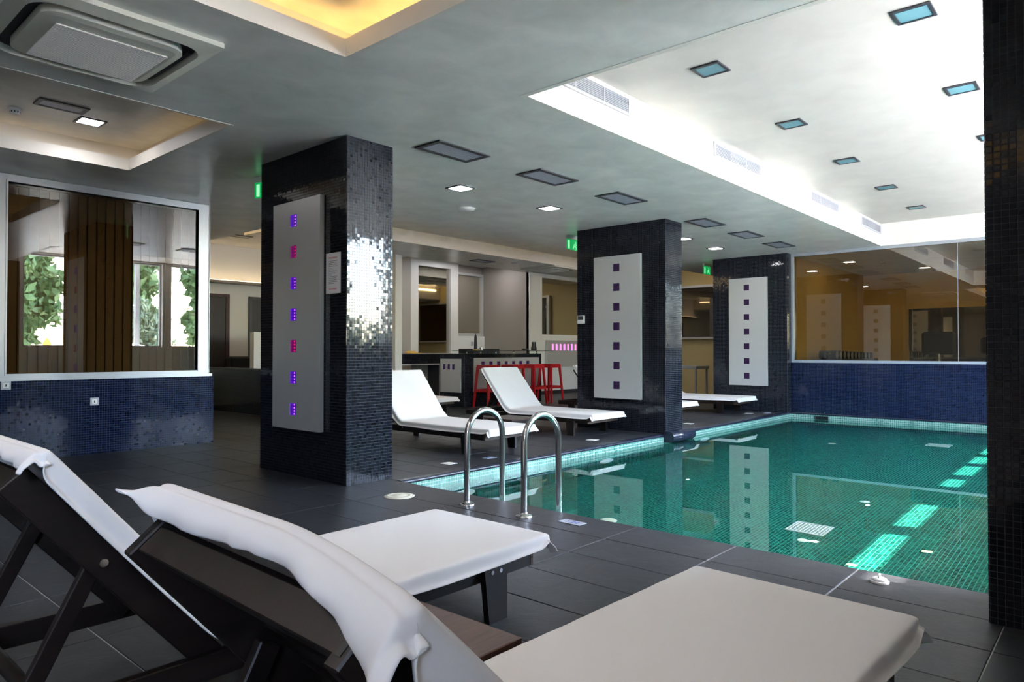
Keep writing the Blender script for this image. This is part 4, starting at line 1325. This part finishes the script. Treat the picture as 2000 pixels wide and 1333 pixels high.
def pool_disc(x, y, z, nrm, r, label, grp, mat='plastic'):
    t = thing('pool_lamp', (x, y, z), label, 'pool fitting', grp, world_parts=False)
    t.rotation_euler = Vector(nrm).to_track_quat('Z', 'Y').to_euler()
    MB().lathe([(r, .001), (r, .012), (r * .82, .018)], (0, 0, 0), 32).build('ring', mat, t)
    MB().lathe([(r * .78, .0015), (r * .78, .012), (r * .4, .016), (.002, .017)], (0, 0, 0), 32).build('lens', 'poolglass', t)
for n, x in enumerate((4.56, 6.90, 9.435)):
    pool_disc(x, PY1 - .009, -.61, (0, -1, 0), .135, 'round underwater lamp on the pool wall, %s from the notice pillar' % ORD[n], 'underwater wall lamps')
def floor_inlet(x, y, r, label, grp):
    t = thing('floor_inlet', (x, y, ZF), label, 'pool fitting', grp)
    MB().lathe([(r, .001), (r, .008), (r * .9, .012)], (x, y, ZF), 24).build('ring', 'plastic', t)
    MB().lathe([(r * .85, .0125), (r * .6, .018), (r * .1, .02)], (x, y, ZF), 24).build('cap', 'ivory', t)
for x, y, r_, lb in ((5.10, 3.40, .075, 'larger round white inlet cap on the pool floor beside the ladder'), (7.15, 1.89, .042, 'small round inlet cap on the pool floor beyond the near drain grate'),
        (5.60, 1.93, .042, 'small round inlet cap on the pool floor just before the near drain grate'), (10.7, 3.26, .055, 'round inlet cap on the pool floor near the gym wall')):
    floor_inlet(x, y, r_, lb, 'inlet caps on the pool floor')
def drain(x0, x1, y0, y1, label):
    t = thing('drain_grate', ((x0 + x1) / 2, (y0 + y1) / 2, ZF), label, 'grate')
    MB().plate((x0, x1), (y0, y1), [(x0 + .012, x1 - .012, y0 + .012, y1 - .012)], ZF + .001, ZF + .022, fnZ()).build('frame', 'plastic', t)
    n = 11
    for k in range(1, n):
        x = x0 + (x1 - x0) * k / n
        MB().box(x - .004, y0 + .012, ZF + .004, x + .004, y1 - .012, ZF + .018).build('bar', 'plastic', t)
        y = y0 + (y1 - y0) * k / n
        MB().box(x0 + .012, y - .004, ZF + .005, x1 - .012, y + .004, ZF + .017).build('bar', 'plastic', t)
drain(5.79, 6.09, 1.84, 2.14, 'white square drain grate on the pool floor close to the sun patches')
drain(11.3, 11.6, 1.90, 2.20, 'white square drain grate on the pool floor near the gym wall')
sm_ = thing('overflow_slot', (PX1, 4.10, -.12), 'dark overflow slot in the waterline tiles below the gym window', 'overflow')
MB().plate((3.985, 4.225), (-.125, -.045), [(4.0, 4.21, -.115, -.055)], PX1 - .018, PX1 - .0078, fnX()).build('frame', 'blackframe', sm_)
MB().quad((PX1 - .0085, 4.0, -.115), (PX1 - .0085, 4.0, -.055), (PX1 - .0085, 4.21, -.055), (PX1 - .0085, 4.21, -.115)).build('opening', 'black', sm_)

# ================================================================== BAR
bar = thing('bar_counter', (10.75, 10.1, 0), 'bar counter clad in black mosaic with metal panels and a glass top', 'bar counter')
bx0, bx1, by0, by1, bz = 9.64, 12.02, 9.78, 10.50, 1.055
MB().box(bx0, by0, 0, bx1, by1, bz).build('counter_body', 'mgrout', bar)
mosaic('mosaic_tiles', [((bx0, by0, 0), (1, 0, 0), (0, 0, 1), bx1 - bx0, bz), ((bx0, by1, 0), (0, -1, 0), (0, 0, 1), by1 - by0, bz), ((bx1, by0, 0), (0, 1, 0), (0, 0, 1), by1 - by0, bz)], 'mosaic', bar, .025, .003, 0.003, 0.006, 31)
sq = .05
xsq = [10.13 + .232 * k for k in range(7)]
MB().plate((9.87, 11.90), (.30, .975), [(x - sq, x + sq, .80, .90) for x in xsq], by0 - .035, by0 - .008, fnY()).build('front_panel', 'alu', bar, True)
for x in xsq:
    MB().box(x - sq, by0 - .018, .80, x + sq, by0 - .008, .90).build('light_window', 'dimpurple', bar)
ysq = [10.33, 10.20, 10.07]
MB().plate((9.86, 10.44), (.29, .955), [(y - .042, y + .042, .74, .85) for y in ysq], bx0 - .035, bx0 - .008, fnX()).build('side_panel', 'alu', bar, True)
for y in ysq:
    MB().box(bx0 - .018, y - .042, .74, bx0 - .008, y + .042, .85).build('light_window', 'dimpurple', bar)
MB().bevbox(bx0 - .1, by0 - .16, 1.108, bx1 + .26, by0 + .26, 1.120, .003).build('glass_top', 'glass_green', bar)
MB().box(bx0 - .1, by0 - .161, 1.109, bx1 + .26, by0 - .159, 1.119).build('glass_edge', 'blackframe', bar)
for x in (9.75, 10.15, 10.6, 11.15, 11.65, 11.92):
    MB().lathe([(.022, 0), (.016, .01), (.016, .042), (.022, .052)], (x, by0 + .05, bz + .001), 12).build('standoff', 'steel', bar)

def stool(x, y, label, rz=0.0):
    t = thing('bar_stool', (x, y, 0), label, 'stool', 'red bar stools at the bar', rz, world_parts=False)
    H, a, b_ = .835, .155, .205
    MB().bevbox(-a - .01, -a - .01, H - .03, a + .01, a + .01, H, .006).build('seat', 'red', t)
    for sx in (-1, 1):
        for sy in (-1, 1):
            p0, p1 = Vector((sx * b_, sy * b_, 0)), Vector((sx * (a - .01), sy * (a - .01), H - .03))
            w = .021
            vs_ = [(p0.x - w * .8, p0.y - w * .8, 0), (p0.x + w * .8, p0.y - w * .8, 0), (p0.x + w * .8, p0.y + w * .8, 0), (p0.x - w * .8, p0.y + w * .8, 0), (p1.x - w, p1.y - w, p1.z), (p1.x + w, p1.y - w, p1.z), (p1.x + w, p1.y + w, p1.z), (p1.x - w, p1.y + w, p1.z)]
            MB().add(vs_, [(0, 3, 2, 1), (4, 5, 6, 7), (0, 1, 5, 4), (1, 2, 6, 5), (2, 3, 7, 6), (3, 0, 4, 7)]).build('leg', 'red', t)
    k = .33
    c = b_ + (a - b_) * k / H
    for s in (-1, 1):
        MB().box(-c + .01, s * c - .012, k - .02, c - .01, s * c + .012, k + .03).build('footrest', 'red', t)
        MB().box(s * c - .012, -c + .01, k - .02, s * c + .012, c - .01, k + .03).build('footrest', 'red', t)
        MB().box(-a + .02, s * (a - .004) - .012, H - .085, a - .02, s * (a - .004) + .012, H - .0305).build('apron', 'red', t)
        MB().box(s * (a - .004) - .012, -a + .02, H - .085, s * (a - .004) + .012, a - .02, H - .0305).build('apron', 'red', t)
for n, x in enumerate((9.98, 10.70, 11.36, 11.93)):
    stool(x, 9.46, 'red bar stool at the bar counter, %s counted from the obelisk end' % ORD[n])

ob = thing('wooden_obelisk', (10.03, 9.86, 1.121), 'slender dark obelisk ornament on an orange base on the glass bar top', 'ornament')
MB().bevbox(9.97, 9.83, 1.1215, 10.09, 9.89, 1.145, .003).build('base', 'orange', ob)
MB().add([(10.0, 9.84, 1.145), (10.06, 9.84, 1.145), (10.06, 9.88, 1.145), (10.0, 9.88, 1.145), (10.008, 9.845, 1.40), (10.052, 9.845, 1.40), (10.052, 9.875, 1.40), (10.008, 9.875, 1.40), (10.03, 9.86, 1.465)],
    [(0, 3, 2, 1), (0, 1, 5, 4), (1, 2, 6, 5), (2, 3, 7, 6), (3, 0, 4, 7), (4, 5, 8), (5, 6, 8), (6, 7, 8), (7, 4, 8)]).build('shaft', 'blackframe', ob)
tn = thing('metal_tin', (10.19, 9.86, 1.121), 'small round metal tin beside the obelisk on the bar', 'tin')
MB().lathe([(.045, .0005), (.046, .05)], (10.19, 9.86, 1.121), 20).build('tin_body', 'steel', tn)
MB().lathe([(.047, .0505), (.047, .06)], (10.19, 9.86, 1.121), 20).build('tin_lid', 'steel', tn)
at = thing('ashtray', (11.56, 9.86, 1.121), 'low round black ashtray on the glass bar top', 'ashtray')
MB().lathe([(.062, .0005), (.070, .02), (.066, .042), (.058, .044), (.05, .02), (.01, .018)], (11.56, 9.86, 1.121), 24).build('bowl', 'black', at)
for k in range(3):
    a = 2 * math.pi * k / 3
    MB().box(11.56 + .062 * math.cos(a) - .008, 9.86 + .062 * math.sin(a) - .008, 1.163, 11.56 + .062 * math.cos(a) + .008, 9.86 + .062 * math.sin(a) + .008, 1.170).build('rest', 'black', at)
mg = thing('black_vase', (11.86, 9.86, 1.121), 'black waisted vase standing at the end of the glass bar top', 'vase')
MB().lathe([(.045, .0005), (.062, .012), (.066, .05), (.056, .08), (.050, .105), (.050, .178)], (11.86, 9.86, 1.121), 24).build('vase_body', 'black', mg)
MB().lathe([(.0505, .1785), (.053, .190), (.046, .191), (.044, .181)], (11.86, 9.86, 1.121), 24).build('rim', 'black', mg)

# back counter with an open bay under the mirror
bc = thing('back_counter', (10.6, 12.3, 0), 'black mosaic back counter under the bar mirror', 'counter')
MB().plate((9.42, 12.40), (0, 1.03), [(10.0, 11.2, -.1, .80)], 12.20, 12.60, fnY()).build('counter_body', 'mgrout', bc)
mosaic('mosaic_tiles', [((9.42, 12.20, .82), (1, 0, 0), (0, 0, 1), 2.98, .21), ((9.42, 12.20, 0), (1, 0, 0), (0, 0, 1), .55, .80)], 'mosaic', bc, .025, .003, 0.003, 0.006, 33)
MB().plate((9.99, 11.21), (.0, .82), [(10.02, 11.18, -.1, .79)], 12.185, 12.198, fnY()).build('bay_frame', 'alu', bc)
MB().box(9.4, 12.17, 1.031, 12.42, 12.61, 1.05).build('counter_top', 'blackframe', bc)
fr = thing('dark_cabinet', (13.0, 12.6, 0), 'dark cabinet block against the taupe wall behind the bar', 'cabinet')
MB().bevbox(12.45, 12.3, 0, 13.40, 12.85, 1.17, .005).build('body', 'black', fr)
MB().box(12.47, 12.285, .05, 12.92, 12.299, 1.12).box(12.94, 12.285, .05, 13.38, 12.299, 1.12).build('doors', 'blackframe', fr)
bt = thing('orange_towel', (10.45, 12.35, 1.05), 'crumpled orange towel lying on the back counter', 'towel')
g = MB()
for i in range(9):
    for j in range(5):
        pass
vs_, fs = [], []
for i in range(13):
    for j in range(7):
        u, v = i / 12, j / 6
        z = 1.053 + .05 * max(0, math.sin(u * 9) * math.sin(v * 5 + u * 3)) + .012
        if j == 0: z -= .05 + .03 * math.sin(u * 8)
        vs_.append((10.22 + .45 * u, 12.19 + .24 * v, max(z + .004, 1.06)))
for i in range(12):
    for j in range(6):
        fs.append((i * 7 + j, (i + 1) * 7 + j, (i + 1) * 7 + j + 1, i * 7 + j + 1))
o = MB().add(vs_, fs, True).build('cloth', 'yellowcloth', bt)
o.modifiers.new('t', 'SOLIDIFY').thickness = .006
def switch(x, y, z, label):
    t = thing('light_switch', (x, y, z), label, 'switch')
    MB().bevbox(x - .11, y - .014, z - .04, x + .11, y - .0005, z + .04, .003).build('plate', 'plastic', t)
    for k in (-1, 0, 1):
        MB().box(x + k * .07 - .028, y - .018, z - .028, x + k * .07 + .028, y - .0145, z + .028).build('rocker', 'plastic', t)
switch(10.55, 12.95, 1.36, 'triple white light switch on the taupe wall beside the bar mirror')
sk2 = thing('wall_socket', (12.95, 12.86, 1.30), 'dark framed socket on the white parapet behind the bar', 'socket')
MB().bevbox(12.91, 12.846, 1.25, 13.0, 12.8595, 1.36, .003).build('cover_plate', 'grille', sk2)
MB().box(12.925, 12.8445, 1.265, 12.985, 12.8462, 1.345).build('socket_insert', 'alu_white', sk2)

# pink light panel on the white wall
pk = thing('pink_wall_light', (14.9, 11.27, .70), 'grey wall panel with a row of pink glowing squares', 'wall light')
xs5 = [14.28 + .165 * k for k in range(8)]
MB().plate((14.03, 15.62), (.70, 1.39), [(x - .045, x + .045, 1.13, 1.30) for x in xs5], 11.225, 11.262, fnY()).build('metal_plate', 'alu', pk, True)
for n, x in enumerate(xs5):
    MB().box(x - .045, 11.245, 1.13, x + .045, 11.262, 1.30).build('light_window', 'pink' if n % 2 == 0 else 'magenta', pk)

# white bistro table beyond the middle pillar
tb_ = thing('bistro_table', (14.45, 7.55, 0), 'small pale metal table against the ochre wall', 'table')
MB().bevbox(14.0, 7.05, .72, 14.6, 7.95, .78, .004).build('table_top', 'alu_white', tb_)
for x in (14.04, 14.56):
    for y in (7.09, 7.91):
        MB().box(x - .018, y - .018, 0, x + .018, y + .018, .72).build('leg', 'alu_white', tb_)
cf = thing('ashtray', (14.2, 7.6, .78), 'dark square ashtray on the pale metal table', 'ashtray')
MB().plate((14.14, 14.26), (7.53, 7.67), [(14.155, 14.245, 7.545, 7.655)], .7805, .815, fnZ()).build('rim', 'blackframe', cf)
MB().box(14.155, 7.545, .7806, 14.245, 7.655, .79).build('bowl', 'blackframe', cf)
sk3 = thing('wall_socket', (16.59, 7.75, .42), 'grey socket on the ochre wall under the pale table', 'socket')
MB().bevbox(16.586, 7.69, .36, 16.5995, 7.81, .48, .003).build('cover_plate', 'grille', sk3)
MB().box(16.584, 7.72, .39, 16.5862, 7.78, .45).build('socket_insert', 'blackframe', sk3)
sofa = thing('armchair', (7.2, 13.3, 0), 'dark armchair behind the low mosaic wall', 'armchair')
MB().bevbox(6.75, 12.95, .05, 7.55, 13.7, .45, .03).build('seat', 'black', sofa)
MB().bevbox(6.75, 13.5, .45, 7.55, 13.75, 1.0, .04).build('backrest', 'black', sofa)
for x in (6.62, 7.56):
    MB().bevbox(x, 12.95, .05, x + .12, 13.7, .68, .03).build('armrest', 'black', sofa)

# ================================================================== GYM
rk = thing('dumbbell_rack', (14.3, 4.25, 0), 'low dark dumbbell rack along the gym side wall', 'rack')
MB().bevbox(13.4, 4.0, .89, 16.2, 4.45, .95, .01).build('tray', 'black', rk)
for x in (13.6, 16.1):
    MB().box(x - .03, 4.05, 0, x + .03, 4.4, .89).build('upright', 'black', rk)
def dumbbell(x, y, z, r, k):
    t = thing('dumbbell', (x, y, z), 'black dumbbell on the gym rack, %s counted from the window glass' % ORD[k], 'dumbbell', 'dumbbells on the gym rack')
    MB().tube([(x, y - .06, z + r), (x, y + .06, z + r)], .015, 8).build('bar', 'steel', t)
    for s in (-1, 1):
        MB().tube([(x, y + s * .06, z + r), (x, y + s * .15, z + r)], r, 14).build('head', 'black', t)
for k in range(11):
    dumbbell(13.68 + .235 * k, 4.22, .952, .085 - .002 * k, k)
def machine(x, y, hgt, label):
    t = thing('exercise_machine', (x, y, 0), label, 'gym machine')
    MB().bevbox(x - .5, y - .25, 0, x + .5, y + .25, .06, .01).build('base', 'black', t)
    MB().tube([(x, y, .06), (x, y, hgt * .8)], .04, 12).build('post', 'steel', t)
    MB().bevbox(x - .06, y - .26, hgt * .72, x + .03, y + .26, hgt, .04).build('back_pad', 'black', t)
    MB().bevbox(x - .30, y - .2, .42, x + .1, y + .2, .52, .03).build('seat_pad', 'black', t)
machine(14.3, 2.55, 1.45, 'gym machine with a broad black back pad behind the pool window')
machine(15.4, 1.45, 1.40, 'second padded gym machine nearer the mirror behind the pool window')
machine(14.9, .75, 1.35, 'third padded gym machine beyond the others behind the pool window')
for n, (cx, cy_) in enumerate(((14.6, 4.1), (16.6, 3.2), (16.2, 1.6), (14.6, .6))):
    downlight(cx, cy_, .24, 2.86, True, 'lit square downlight in the gym ceiling, %s counted from the dumbbell rack' % ORD[n], 'gym ceiling lights', mat='lamp_gym')
detector(15.0, 3.6, 2.86, 'white detector on the gym ceiling')

for o in bpy.data.objects:
    if '_world' in o.keys():
        del o['_world']
